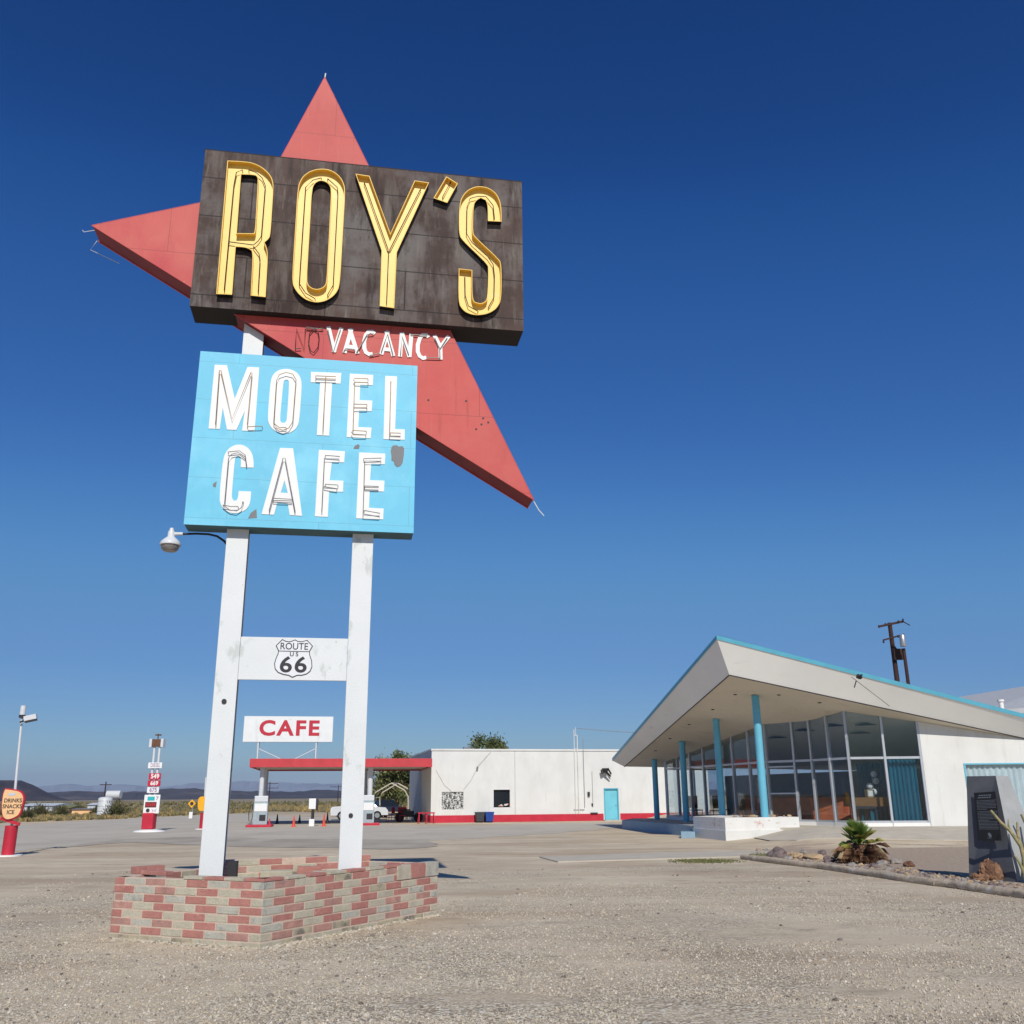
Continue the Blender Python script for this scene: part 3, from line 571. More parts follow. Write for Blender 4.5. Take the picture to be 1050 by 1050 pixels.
m = MB(); rr = random.Random(77)
for i in range(420):
    y = 7.2+17*rr.random()**1.4; x = rr.uniform(-1, 1)*y*.6; r = rr.choice((.012,.016,.02,.03)) * rr.uniform(.7, 1.3)
    if rr.random() < .35:
        for j in range(5): m.rock((x+rr.gauss(0,.25), y+rr.gauss(0,.2), zt(x,y)+.004), r*rr.uniform(.4,.9), rr.randrange(4), rr, (1,1,.6))
    m.rock((x, y, zt(x,y)+.006), r, rr.randrange(4), rr, (1,1,.6))
tag(m.build('loose_stones', [MT['g1'], MT['g2'], MT['g3'], MT['rock_grey0']]), 'bigger loose stones scattered over the gravel yard', 'stones', kind='stuff')

# ------------------------------------------------------------------ the big sign
AL = 0.174495; S0 = Vector((-4.15757, 13.3, 0))
SM = lm(S0, AL)
def sgm(): return MB(SM)       # local x along the sign, local -y towards the viewer
sign = thing('motel_sign', S0, 'towering roadside motel and cafe sign with a red arrow shape on two white posts', 'sign', rz=AL)
for (x0, x1, lab) in ((0, .305, None), (1.793, 2.098, None)):
    m = sgm()
    m.bx(x0, x1, -.20, -.165, 0, 11.0 if x0 == 0 else 9.4); m.bx(x0+.02, x1-.02, .165, .20, 0, 10.9 if x0 == 0 else 9.3)
    p = m.build('post', MT['post_white'], sign, bevel=.006)
    m = sgm(); m.bx(x0+.03, x1-.03, -.163, .163, 0, 10.8 if x0 == 0 else 9.2); m.build('post_web', MT['web'], p)
    m = sgm()
    if x0 == 0:
        m.tube((.15, -.215, 2.93), (.15, -.197, 2.93), .034, n=14)
    else: m.tube((1.93, -.215, 1.42), (1.93, -.197, 1.42), .030, n=14)
    m.build('bolt_hole', MT['black_text'], p)
m = sgm(); m.bx(.307, 1.791, -.197, -.16, 3.230, 3.829); m.bx(.307, 1.791, .03, .06, 3.28, 3.80); m.bx(.307, 1.791, -.158, .028, 3.262, 3.29, 1)
beam = m.build('crossbeam', [MT['post_white'], MT['web']], sign, bevel=.005)
# route shield
m = sgm(); out = SHIELD['out']; m.plate(out, -.203, -.198); 
MT['shield'] = mat('shield_white', (.74,.75,.78), .4, .03)
sh = m.build('route_shield', MT['shield'], beam)
m = sgm(); m.plate(out, -.2055, -.2032, holes=[offset_loop(out, .011)])
(dx0, dz0), (dx1, dz1) = SHIELD['div']; m.plate([(dx0,dz0-.005),(dx1,dz1-.005),(dx1,dz1+.005),(dx0,dz0+.005)], -.2055, -.2032)
m.text('ROUTE', 1.045, 3.700, .094, -.2055, sx=.90, bold=.008); m.text('U S', 1.05, 3.590, .058, -.2055, sx=1.0, bold=.02)
m.text('66', 1.048, 3.436, .215, -.2055, sx=1.18, bold=.02, sp=1.12)
m.build('shield_lettering', MT['black_text'], beam)
# star panel
st = STAR; m = sgm(); m.plate(st, -.33, -.325, mi=0, mis=1); ins = offset_loop(st, .006)
m.plate(ins, -.324, .12, mi=1, mis=1)
star = m.build('star_panel', [MT['star'], MT['star_edge']], sign)
m = sgm()
for a, b_ in zip(st, st[1:]+st[:1]):
    d = (Vector(b_)-Vector(a)); 
    if d.length > 0: m.tube((a[0], -.325, a[1]), (b_[0], -.325, b_[1]), .008, n=6); m.tube((a[0], .12, a[1]), (b_[0], .12, b_[1]), .012, n=6)
m.build('edge_bead', MT['star'], star)
for hx, hz_ in BH: m = sgm(); m.tube((hx, -.334, hz_), (hx, -.329, hz_), .017, n=10); m.build('bolt_hole', MT['black_text'], star)
def sliver(m, a, y, rr, k):
    m.tube((a[0], y, a[1]), (a[0]+k[0], y, a[1]+k[1]), .006, n=5)
tipL = st[2]; tipT = st[0]; tipR = st[4]
for pts, r in (([(tipL[0]+.02,-.2,tipL[1]),(tipL[0]-.14,-.2,tipL[1]-.05),(tipL[0]-.16,-.2,tipL[1]-.02)], .006), ([(tipL[0]-.02,.1,tipL[1]),(tipL[0]-.10,.1,tipL[1]-.17),(tipL[0]+.35,.12,tipL[1]-.36)], .005),
    ([(tipR[0]-.01,-.3,tipR[1]+.01),(tipR[0]+.08,-.3,tipR[1]-.15),(tipR[0]+.16,-.3,tipR[1]-.24)], .009), ([(tipT[0],-.3,tipT[1]-.01),(tipT[0]+.01,-.3,tipT[1]+.10)], .012), ([(tipT[0]+.03,-.2,tipT[1]-.05),(tipT[0]+.14,-.15,tipT[1]-.22)], .035)):  # last, thick white rod paints in the bright highlight beside the top tip
    m = sgm(); m.path(pts, r, 6); m.build('neon_and_glint', MT['lampwhite'], star)
# vacancy lettering
def strokes(m, lines, wd, y0, y1, eps=.0015):
    for k, l in enumerate(lines):
        n = len(l); L = []; Rr = []
        for i in range(n):
            a = Vector(l[max(0, i-1)]); b_ = Vector(l[min(n-1, i+1)]); d = (b_-a).normalized(); nn_ = Vector((-d.y, d.x))*wd/2
            L.append(tuple(Vector(l[i])+nn_)); Rr.append(tuple(Vector(l[i])-nn_))
        m.plate(L+Rr[::-1], y0-eps*k, y1)
for nm in ('V','A','C','A1','N','C1','Y'):
    m = sgm(); strokes(m, VAC[nm], .062, -.345, -.331); m.build('small_letter', MT['letter'], star)
for l in VTUBES: m = sgm(); m.path([(p[0], -.365, p[1]) for p in l], .0085, 5); m.build('neon_tube', MT['tube_grey'], star)
for k in ('N','O'):
    for l in NO[k]: m = sgm(); m.path([(p[0], -.365, p[1]) for p in l], .0075, 5); m.build('neon_tube', MT['tube_dark'], star)
# name board
x0, x1, z0, z1 = -.779, 4.344, 8.766, 11.544
m = sgm(); m.bx(x0, x1, -.50, -.49, z0, z1); m.bx(x0+.004, x1-.004, -.489, .05, z0+.004, z1-.004, 1)
board = m.build('name_board', [MT['board'], MT['board_side']], sign)
m = sgm(); m.bx(x0-.012, x1+.012, -.50, .05, z1+.001, z1+.018); m.build('drip_edge', MT['board_side'], board)
names = {'R': 'R', 'O': 'O', 'Y': 'Y', 'P': 'P', 'S': 'S'}
for k in ('R','O','Y','P','S'):
    lp = smooth_loop(LET[k], 2, 42 if k != 'Y' else 5); hl = smooth_loop(LET[k+'_h'], 2, 60) if k+'_h' in LET else None
    m = sgm()
    m.plate(offset_loop(lp, .012), -.512, -.501, holes=[offset_loop(hl, -.012)] if hl else [], mi=0)
    m.rim(lp, -.60, -.501, .012, 1, 2)
    if hl: m.rim(hl, -.60, -.501, .012, 1, 2, -1)
    m.build('channel_letter', [MT['yellow'], MT['yellow_in'], MT['black']], board)
    for l in NEON[k]:
        m = sgm(); q = [Vector((p[0], -.56, p[1])) for p in l]; e0 = Vector((l[0][0], -.513, l[0][1])); e1 = Vector((l[-1][0], -.513, l[-1][1]))
        m.path([e0]+q+[e1], .0075, 6); m.build('neon_tube', MT['tube_dark'], board)
# motel / cafe board
x0, x1, z0, z1 = -.5786, 2.6774, 5.384, 8.093
m = sgm(); m.bx(x0, x1, -.37, -.36, z0, z1); m.bx(x0+.004, x1-.004, -.359, .03, z0+.004, z1-.004, 1)
bb = m.build('turquoise_board', [MT['blue'], MT['blue_edge']], sign)
for k in ('M','O2','T','E','L','C','A','F','E2'):
    lp = smooth_loop(LET[k], 2, 42) if k in ('O2','C') else LET[k]; hl = LET.get(k+'_h'); 
    if hl and k == 'O2': hl = smooth_loop(hl, 2, 60)
    m = sgm(); m.plate(lp, -.378, -.371, holes=[hl] if hl else []); m.build('letter', MT['letter'], bb)
    for l in NEON[k]:
        m = sgm(); m.path([(l[0][0], -.38, l[0][1])]+[(p[0], -.43, p[1]) for p in l]+[(l[-1][0], -.38, l[-1][1])], .0065, 5)
        m.build('neon_tube', MT['tube'] if k in ('M','O2','T','E','L') else MT['tube_grey'], bb)
for k in ('patch','patch2','patch3','patch4'): m = sgm(); m.plate(LET[k], -.3735, -.371); m.build('bare_patch', MT['peel'], bb)

# lamp on a bracket at the left post
lp0 = SM @ Vector((-.02, 0, 5.2))
lamp = thing('sign_lamp', lp0, 'grey floodlight on a curved arm low on the left post under the turquoise board', 'lamp')
m = sgm(); arm = [(-.005, 0, 5.20), (-.06, 0, 5.26), (-.16, 0, 5.325), (-.28, 0, 5.35), (-.45, 0, 5.352), (-.62, 0, 5.34), (-.70, 0, 5.345)]
m.path(arm, .017, 8); m.build('arm', MT['web'], lamp)
m = sgm(); m.lathe((-.80, 0, 5.16), [(.145,0),(.15,.012),(.13,.06),(.07,.115),(.05,.13),(.05,.20),(.03,.235),(.028,.26)], 18); m.tube((-.80,0,5.335),(-.64,0,5.34),.026,n=8)
hd = m.build('lamp_head', MT['lampwhite'], lamp)
m = sgm(); m.lathe((-.80, 0, 5.075), [(.085,0),(.12,.03),(.13,.084)], 16); m.build('lens', MT['tube_grey'], hd)

# ------------------------------------------------------------------ brick planter
PL = Vector((-5.05,12.73)); PF = Vector((-2.93,11.76)); PR = Vector((-1.14,14.91)); PB = Vector((-2.3,15.6)); PB2 = Vector((-4.4,14.4))
pl = thing('brick_planter', (-3.2,13.6,0), 'low planter of alternating red and tan blocks around the sign posts', 'planter')
bm_ = [MT['brick_red'], MT['brick_tan'], MT['brick_red2'], MT['brick_tan2'], MT['brick_stain'], MT['mortar']]
CH = .0933
def brick_wall(A, B, nb, rows, parent, th=.15, seed=0, gap=.013, missing=0.0, flip=0, z0=-.030):
    rr = random.Random(seed); d = (B-A); L = d.length; ang = math.atan2(d.y, d.x); bl = L/nb
    M = lm((A.x, A.y, z0), ang); m = MB(M)
    m.bx(.003, L-.003, .003, th-.003, 0, rows*CH-.004, 5)
    for r in range(rows):
        off = (r % 2)*.5
        x = -off*bl; i = 0
        while x < L-.01:
            a = max(0, x); b_ = min(L, x+bl)
            if b_-a > .03:
                red = (i+flip) % 2 == 0
                if r == 0: mi = 4 if rr.random() < .5 else 1
                elif red: mi = 0 if rr.random() < .72 else 2
                else: mi = 1 if rr.random() < .6 else (3 if rr.random() < .75 else 4)
                if rr.random() < missing and r == rows-1: pass
                else:
                    j = rr.uniform(-.004, .004)
                    m.bx(a+gap/2 if a > 0 else 0, b_-gap/2 if b_ < L else L, -.001+j, th+.001+j, r*CH+gap*.5, (r+1)*CH-gap*.5, mi)
            x += bl; i += 1
    return m.build('brick_wall', bm_, parent, bevel=.006)
brick_wall(PL, PF, 7, 8, pl, seed=1)
brick_wall(PF, PR, 10, 8, pl, seed=2, flip=1)
brick_wall(PR, PB, 4, 8, pl, seed=3)
brick_wall(PB, PB2, 7, 9, pl, seed=4, missing=.15)
brick_wall(PB2, PL, 6, 8, pl, seed=5, flip=1)
m = MB(); m.prism([PL+Vector((.15,.1)), PF+Vector((0,.2)), PR+Vector((-.18,0)), PB+Vector((-.05,-.15)), PB2+Vector((.1,-.12))], 0, .42); m.build('soil', MT['soil'], pl)
# inner ring and cap blocks
IA = PL+Vector((.45,.28)); IB = Vector((-4.35,13.9)); 
def block(name, x, y, z, rz, size, mi, label, rx=0, ry=0, grp=None):
    M = lm((x, y, z), rz, rx, ry); mm = MB(M); a, b_, c_ = size; mm.bx(-a/2, a/2, -b_/2, b_/2, 0, c_)
    return mm
ang = math.atan2((PB2-PL).y, (PB2-PL).x)
blocks = [(-4.78,13.00,.716,.55,(.40,.16,.055),0,0,0), (-4.35,13.35,.716,.25,(.36,.16,.055),0,.05,0), (-4.2,13.1,.715,-.42,(.36,.155,.05),0,0,0)]
blk_l = ['thin red cap block lying askew over the left corner of the brick planter', 'red cap block just left of the left sign post', 'thin red block lying flat on the front left wall of the planter']
T0 = .7165
def cap_on(A, B, t, wdt, mi, k=0):
    p = A.lerp(B, t); a = math.atan2((B-A).y, (B-A).x); nrm = Vector((-math.sin(a), math.cos(a))); p = p+nrm*.075
    mm = MB(lm((p.x, p.y, T0), a+k)); mm.bx(-wdt/2, wdt/2, -.08, .08, 0, .042); return mm, p, mi
caps = []
seq1 = [(PL, PF, t, .30, c_) for t, c_ in ((.54,1),(.68,0),(.81,1),(.94,0))] + [(PF, PR, t, .33, c_) for t, c_ in ((.05,0),(.155,1),(.26,0),(.37,1),(.48,0),(.59,1),(.70,0))]
m1 = MB()
for A, B, t, wd, c_ in seq1:
    p = A.lerp(B, t); a = math.atan2((B-A).y, (B-A).x); nrm = Vector((-math.sin(a), math.cos(a))); p = p+nrm*.075
    mm = MB(lm((p.x, p.y, T0), a)); mm.bx(-wd/2+.004, wd/2-.004, -.079, .079, 0, .034, c_)
    m1.v += mm.v if False else []; o = len(m1.v); m1.v += mm.v; m1.f += [[i+o for i in f] for f in mm.f]; m1.mi += mm.mi; m1.sm += mm.sm
m1.build('coping', [MT['brick_red'], MT['brick_tan']], pl, bevel=.003)
# square face blocks let into the far end of the right wall
dv = (PR-PF); a = math.atan2(dv.y, dv.x); L = dv.length
mm = MB(lm((PF.x, PF.y, 0), a))
for i, (s0, s1, c_) in enumerate(((L-1.02, L-.70, 1), (L-.68, L-.34, 0), (L-.32, L+.002, 3))): mm.bx(s0, s1, -.012, .162, .545, .735, c_)
mm.build('face_block', bm_, pl, bevel=.003)
loose = [(-4.62,12.98,.716,-.40,(.42,.15,.05),0,(0,.03,0),'long thin red slab lying askew on the left front edge of the brick planter'),
 (-4.86,13.3,.716,.9,(.40,.16,.09),0,(0,0,0),'red block on the left rear edge of the planter'),
 (-2.62,13.9,.42,.3,(.34,.15,.26),1,(.12,0,0),'tan block standing on end inside the planter between the posts'),
 (-2.28,14.05,.42,.1,(.34,.15,.25),2,(-.06,.05,0),'chipped red block standing upright left of the right post'),
 (-2.92,14.3,.42,.2,(.34,.15,.30),0,(0,0,0),'small red block leaning inside the back of the planter'),
 (-3.35,14.15,.44,.2,(.44,.17,.24),1,(.05,0,0),'wide tan block inside the planter right of the left post'),
 (-3.0,13.75,.44,.35,(.40,.17,.19),0,(0,.02,0),'red block laid flat behind the front corner of the planter')]
for x, y, z, rz, sz, mi, (rx, ry, _), lab in loose:
    mm = block('b', x, y, z, rz, sz, mi, lab, rx, ry); ob = mm.build('loose_block', bm_[mi], loc=(x, y, z), bevel=.005); tag(ob, lab, 'block', 'loose blocks in the planter')
m = MB(); rr = random.Random(5)
for A, B in ((PL, PF), (PF, PR)):
    d = (B-A); nn_ = Vector((d.y, -d.x)).normalized()
    for i in range(420):
        t = rr.random(); p = A+d*t+nn_*abs(rr.gauss(0,.07)); m.rock((p.x, p.y, .004), rr.uniform(.008,.028), rr.randrange(3), rr, (1,1,.7))
tag(m.build('base_gravel', [MT['g1'], MT['g2'], MT['brick_stain']]), 'gravel and crumbs gathered along the foot of the brick planter', 'gravel', kind='stuff')
m = MB(SM); m.bx(.34, .45, .05, .30, .3, .84); ob = m.build('electrical_box', MT['black_text'], loc=tuple(SM @ Vector((.45,.17,.42)))); tag(ob, 'black box just behind the foot of the left sign post', 'box')

# ------------------------------------------------------------------ lobby with the tilted roof
Pb, Lb, Rb = Vector((8.2,36,6.01)), Vector((6.22,55,3.22)), Vector((20.03,37.6,3.63))
Pt, Lt, Rt = Vector((7.67,35.3,7.27)), Vector((5.57,55,3.55)), Vector((19.89,36.9,4.33))
nrm = (Lb-Pb).cross(Rb-Pb)
def sz(x, y): return Pb.z-(nrm.x*(x-Pb.x)+nrm.y*(y-Pb.y))/nrm.z
Rb2 = Pb+(Rb-Pb)*1.38; Rt2 = Pt+(Rt-Pt)*1.38
lob = thing('motel_lobby', (12,42,0), 'glass-fronted lobby under a sharply tilted white roof with turquoise edge', 'building')
Qb = Vector((24.6,54,2.75)); Qt = Vector((24.8,54.4,3.3))
LR = Lb.lerp(Rb2, .5)
m = MB()
m.add([Pb, Lb, Rb2, Qb], [(0,2,1), (1,2,3)]); m.build('soffit', MT['soffit'], lob)
m = MB()
for a0, a1, b0_, b1_ in ((Pb, Lb, Pt, Lt), (Rb2, Pb, Rt2, Pt), (Lb, Qb, Lt, Qt), (Qb, Rb2, Qt, Rt2)):
    n_, k_ = 24, 6
    vs = [a0.lerp(a1, i/n_).lerp(b0_.lerp(b1_, i/n_), j/k_) for j in range(k_+1) for i in range(n_+1)]
    m.add(vs, [(j*(n_+1)+i, j*(n_+1)+i+1, (j+1)*(n_+1)+i+1, (j+1)*(n_+1)+i) for j in range(k_) for i in range(n_)], 0, True)
m.build('fascia', MT['fascia'], lob)
up = Vector((0,0,.13)); o1 = .07
def out(p, k):   # push the drip edge outward from the fascia
    c_ = Vector((14,46,0)); d = Vector((p.x-c_.x, p.y-c_.y, 0)).normalized(); return p+d*k
E_ = [Pt, Lt, Qt, Rt2]
m = MB(); a4 = [out(p, .012)+Vector((0,0,-.02)) for p in E_]; b4 = [out(p, .03)+Vector((0,0,.13)) for p in E_]; c4 = [out(p, -.15)+Vector((0,0,.16)) for p in E_]
for i in range(4):
    j = (i+1) % 4; m.add([a4[i], a4[j], b4[j], b4[i], c4[i], c4[j]], [(0,1,2,3), (3,2,5,4)])
m.add([out(E_[i], -.0)+Vector((0,0,-.021)) for i in range(4)]+a4, [(0,1,5,4),(1,2,6,5),(2,3,7,6),(3,0,4,7)])
m.build('roof_trim', MT['trim'], lob)
m = MB(); m.add([p+Vector((0,0,.005)) for p in c4], [(0,3,1), (1,3,2)]); m.build('roof', MT['roofgrey'], lob)
m = MB()
for a, b_ in ((Pb, Lb), (Pb, Rb2)): # thin drip groove at the fascia foot
    d = (b_-a).normalized(); m.tube(a+Vector((0,0,-.012)), b_+Vector((0,0,-.012)), .022, n=5)
m.build('drip_groove', MT['black_text'], lob)
slab = [(5.6,51.5),(7.32,41.2),(8.5,38.7),(11,37.55),(13.5,37.35),(25,37.1),(25,55),(6.6,55)]
m = MB(); m.prism(slab, -.2, .44); m.build('porch_slab', MT['conc'], lob)
m = MB(); a = Vector((5.6,51.5)); b_ = Vector((7.32,41.2)); c_ = Vector((5.0,55)); m.prism([a+Vector((-.012,-.01)), b_+Vector((-.012,-.01)), b_+Vector((.1,0)), a+Vector((.1,0))], -.15, .446)
m.build('blue_kerb', MT['slab_blue'], lob)
A_, B_, C_, Cr = Vector((10.87,41.8)), Vector((12.3,40.16)), Vector((13.10,38.06)), Vector((15.80,37.8)); L_ = Vector((8.1,52.1)); K_ = Vector((11.2,53.0))
M1 = A_.lerp(B_, .62); M2 = B_.lerp(C_, .5); M3 = C_.lerp(Cr, .5)
poly = [K_, K_.lerp(L_, .5), L_]+[L_.lerp(A_, i/7) for i in range(1,7)]+[A_, M1, B_, M2, C_, M3, Cr]
SILL = .60; TR = 2.99
def mull(m, p, wdt, z0, z1, ang):
    mm = MB(lm((p.x, p.y, 0), ang)); mm.bx(-wdt/2, wdt/2, -.07, .07, z0, z1); return mm
for i, p in enumerate(poly):
    q = poly[min(i+1, len(poly)-1)]; q0 = poly[max(0, i-1)]; d = q-q0; a = math.atan2(d.y, d.x)
    mm = mull(None, p, .085, SILL-.02, sz(p.x, p.y)+.02, a); mm.build('mullion', MT['alu'], lob)
for i, (p, q) in enumerate(zip(poly[:-1], poly[1:])):
    d = q-p; a = math.atan2(d.y, d.x); L = d.length; M = lm((p.x, p.y, 0), a)
    for zz0, zz1 in ((TR-.045, TR+.045), (SILL-.02, SILL+.06))+(((2.74, 2.80), (1.66, 1.72)) if p is A_ else ()):
        mm = MB(M); mm.bx(.045, L-.045, -.042, .042, zz0, zz1); mm.build('transom_bar', MT['alu'], lob)
    zt0, zt1 = sz(p.x, p.y), sz(q.x, q.y)
    for (za, zb0, zb1) in ((SILL+.06, TR-.045, TR-.045), (TR+.045, zt0-.0, zt1-.0)):
        mm = MB(M); mm.hexa([(.045,-.004,za),(L-.045,-.004,za),(L-.045,.004,za),(.045,.004,za)], [(.045,-.004,zb0),(L-.045,-.004,zb1),(L-.045,.004,zb1),(.045,.004,zb0)])
        mm.build('window_pane', MT['glass'], lob)
    mm = MB(M); mm.bx(-.02, L+.02, -.10, .12, .40, SILL-.021); mm.build('sill', MT['fascia'], lob)
# right-hand wall with the curtained window
wa = math.atan2(-.25, 9.0); WM = lm((Cr.x, Cr.y, 0), wa)
def wz(s_): p = WM @ Vector((s_, 0, 0)); return sz(p.x, p.y)
m = MB(WM)
wx0, wx1, wz0, wz1 = 1.63, 5.6, .95, 2.70
def wallpiece(s0, s1, z0, za, zb, y0=-.07, y1=.13): m.hexa([(s0,y0,z0),(s1,y0,z0),(s1,y1,z0),(s0,y1,z0)], [(s0,y0,za),(s1,y0,zb),(s1,y1,zb),(s0,y1,za)])
wallpiece(.046, wx0, .2, wz(.046), wz(wx0)); wallpiece(wx0, wx1, wz1, wz(wx0), wz(wx1)); wallpiece(wx0, wx1, .2, wz0, wz0); wallpiece(wx1, 9.2, .2, wz(wx1), wz(9.2))
m.build('wall', MT['wallwhite'], lob)
m = MB(WM); 
for (a0, a1, b0, b1) in ((wx0-.06, wx0, wz0-.05, wz1+.05), (wx1, wx1+.06, wz0-.05, wz1+.05), (wx0, wx1, wz1, wz1+.05), (wx0, wx1, wz0-.05, wz0)): m.bx(a0, a1, -.10, -.072, b0, b1)
win = m.build('window', MT['column'], lob)
m = MB(WM); m.bx(wx0, wx1, .02, .026, wz0, wz1); m.build('pane', MT['glass'], win)
def curtain(M, s0, s1, z0, z1, y, amp, per, material, parent):
    m = MB(M); n = int((s1-s0)/per*10); vs = []; rr = random.Random(4)
    ph = 0
    for i in range(n+1):
        ph += .628*rr.uniform(.6, 1.4); s_ = s0+(s1-s0)*i/n; yy_ = y+math.sin(ph)*amp; vs += [(s_, yy_, z0), (s_, yy_, z1)]
    m.add(vs, [(2*i, 2*i+2, 2*i+3, 2*i+1) for i in range(n)], 0, True); return m.build('curtain', material, parent)
curtain(WM, wx0, wx1, wz0, wz1, .075, .035, .22, MT['curtain_pale'], win)
# inner back walls, end wall, floor
Wb = [Vector((11.4,53.0)), Vector((19.0,44.0)), Vector((19.0,38.2))]
m = MB()
for p, q in zip(Wb[:-1], Wb[1:]):
    d = q-p; a = math.atan2(d.y, d.x); L = d.length
    m.M = lm((p.x, p.y, 0), a); m.hexa([(0,0,.44),(L,0,.44),(L,.15,.44),(0,.15,.44)], [(0,0,sz(*p)),(L,0,sz(*q)),(L,.15,sz(*q)),(0,.15,sz(*p))])
m.build('back_wall', MT['interior'], lob)
m = MB(); m.prism([(8.3,51.9),(10.95,41.9),(12.35,40.3),(13.2,38.2),(18.8,37.95),(18.8,44),(11.3,52.8)], .445, .47); m.build('floor', MT['ifloor'], lob)
# turquoise curtains behind the front windows
pm = M3.lerp(Cr, .0); CM = lm((M3.x, M3.y, 0), math.atan2((Cr-M3).y, (Cr-M3).x))
curtain(CM, .10, 1.22, .55, 2.93, .30, .05, .16, MT['curtain'], lob)
curtain(lm((14.6,41.6,0), -.5), 0, 2.4, .5, 2.9, 0, .06, .22, MT['curtain'], lob)
for x, y in ((12.6,41.6),(13.4,40.2),(14.4,39.3),(14.6,40.6),(11.9,43.5)): m = MB(lm((x, y, sz(x, y)-.03), .3)); m.bx(-.35, .35, -.3, .3, 0, .025); m.build('ceiling_vent', MT['black_text'], lob)
for x, y in ((8.9,38.3),(8.5,40.9),(8.0,43.9),(7.6,47),(10.4,37.4),(12.0,37.5),(7.3,50)): m = MB(); m.tube((x, y, sz(x, y)-.02), (x, y, sz(x, y)+.0), .07, n=12); m.build('soffit_light', MT['black_text'], lob)
cc = [(9.62,38.0,.80,.15,'column'),(8.9,42.3,.80,.145,'column_shaded'),(8.2,47.2,.44,.145,'column_shaded'),(7.5,52.0,.44,.145,'column_shaded')]
for x, y, z0, r, mm_ in cc:
    m = MB(); m.tube((x, y, z0), (x, y, sz(x, y)), r, n=24); c_ = m.build('column', MT['column'], lob)
# wire and stub on the fascia
m = MB(); q0 = atY(873, 694, 35.4); q1 = atY(912, 724, 36.6)
m.tube(q0, q1, .010, n=4); m.tube(atY(878,698,35.3), atY(876,705,35.3), .022, n=5); m.rock(atY(881.5,693.5,35.2), .12); m.build('broken_fixture', MT['black_text'], lob)
# white planter block at the porch corner
blkp = [(7.97,37.5),(10.95,38.1),(9.6,43.1),(7.33,40.6)]
pb = thing('porch_planter', (8.9,39.8,0), 'flaking white-painted brick planter box at the foot of the front porch columns', 'planter')
m = MB(); m.prism(blkp, .36, .82); m.build('brick_band', MT['paint_brick'], pb, bevel=.01)
m = MB(); c_ = Vector((8.9,39.7)); m.prism([tuple(c_+(Vector(p)-c_)*1.025) for p in blkp], -.1, .36); m.build('plinth', MT['wallwhite'], pb, bevel=.01)
rr = random.Random(9)
m = MB()
for i in range(16):
    t = rr.random(); x = 8.3+2.2*t+rr.uniform(-.2,.2); y = 38.0+rr.uniform(.15, .6)+t*.3; m.rock((x, y, .84), rr.uniform(.04,.10), rr.randrange(2), rr)
ob = m.build('rock_pile', [MT['rock_tan'], MT['rock_grey']], loc=(9.2,38.4,.82)); tag(ob, 'small tan and grey stones strewn along the top of the white brick planter', 'stones', kind='stuff')
def sticks(name, label, c, n, L, seed, mats, spread=1.0, zb=0.0, r=.012):
    rr = random.Random(seed); m = MB()
    for i in range(n):
        a = rr.random()*6.28; e = rr.uniform(-.05, .9); p = Vector(c)+Vector((rr.uniform(-.1,.1), rr.uniform(-.1,.1), 0)); l = L*rr.uniform(.5,1)
        q = p+Vector((math.cos(a)*math.cos(e)*spread, math.sin(a)*math.cos(e), abs(math.sin(e))))*l; m.tube(p, q, r, r*.4, n=5, mi=rr.randrange(len(mats)))
    return tag(m.build(name, mats, loc=c), label, name.replace('_', ' '))
sticks('dead_plant', 'dry brown broken plant on the white brick planter between the two front columns', (8.95,38.35,.82), 16, .55, 3, [MT['deadfrond'], MT['stump']], 1.6)
sticks('dead_plant', 'small reddish dry twigs at the right end of the white brick planter', (10.2,38.45,.82), 7, .25, 5, [MT['stump']], 1.2)
m = MB(lm((7.12,40.5,0), -.16)); m.bx(-.34, .22, -.6, .7, -.05, .23); tag(m.build('porch_step', MT['slab_blue'], loc=(7.12,40.5,0), bevel=.015), 'grey-blue concrete step against the porch left of the white brick planter', 'step')

# lobby furniture
pn = thing('grand_piano', (14.1,39.1,.47), 'brown wooden grand piano behind the right front windows of the lobby', 'piano', rz=.02)
PM = lm((14.1,39.1,.47), .02)
case = [(-.85,-.35),(1.0,-.35),(1.05,-.1),(1.05,.3),(.7,.7),(.1,.95),(-.5,.9),(-.85,.6)]
m = MB(PM); m.prism(case, .70, 1.02); m.build('case', MT['cwood'], pn, bevel=.015)
m = MB(PM); m.prism([(x*1.02, y*1.02) for x, y in case], 1.02, 1.045); m.build('lid', MT['cwood'], pn)
for x, y in ((-.6,-.15),(.85,-.12),(.1,.7)):
    m = MB(PM); m.lathe((x, y, 0), [(.05,0),(.05,.05),(.09,.12),(.06,.2),(.08,.45),(.12,.58),(.13,.70)], 12); m.build('leg', MT['cwood'], pn)
m = MB(PM); m.bx(-.8,.0,-.58,-.36,.62,.72); m.build('keyboard', MT['black_text'], pn)
m = MB(PM @ lm((.05,-.05,1.045), .2)); m.bx(-.2,.12,-.1,.1,0,.30); m.bx(-.16,.08,-.104,-.10,.05,.25,1); ob = m.build('framed_picture', [MT['rock_tan'], MT['letter']], loc=tuple(PM @ Vector((.05,-.05,1.045))), bevel=.008)
tag(ob, 'small tan boxed picture standing on the lid of the piano', 'picture')
fl = thing('globe_lamp', (14.75,40.3,.47), 'floor lamp with a cluster of white globes beside the piano', 'lamp')
m = MB(); m.tube((14.75,40.3,.47), (14.75,40.3,2.5), .02); m.lathe((14.75,40.3,.47), [(.18,0),(.18,.03),(.03,.05)], 14); m.build('stand', MT['metal'], fl)
for dx, z in ((-.17,1.95),(-.02,1.72),(.12,2.15),(.06,2.42)):
    m = MB(); m.lathe((14.75+dx, 40.25, z), [(.02,-.13),(.09,-.1),(.13,0),(.09,.1),(.02,.13)], 14); m.build('globe', MT['letter'], fl)
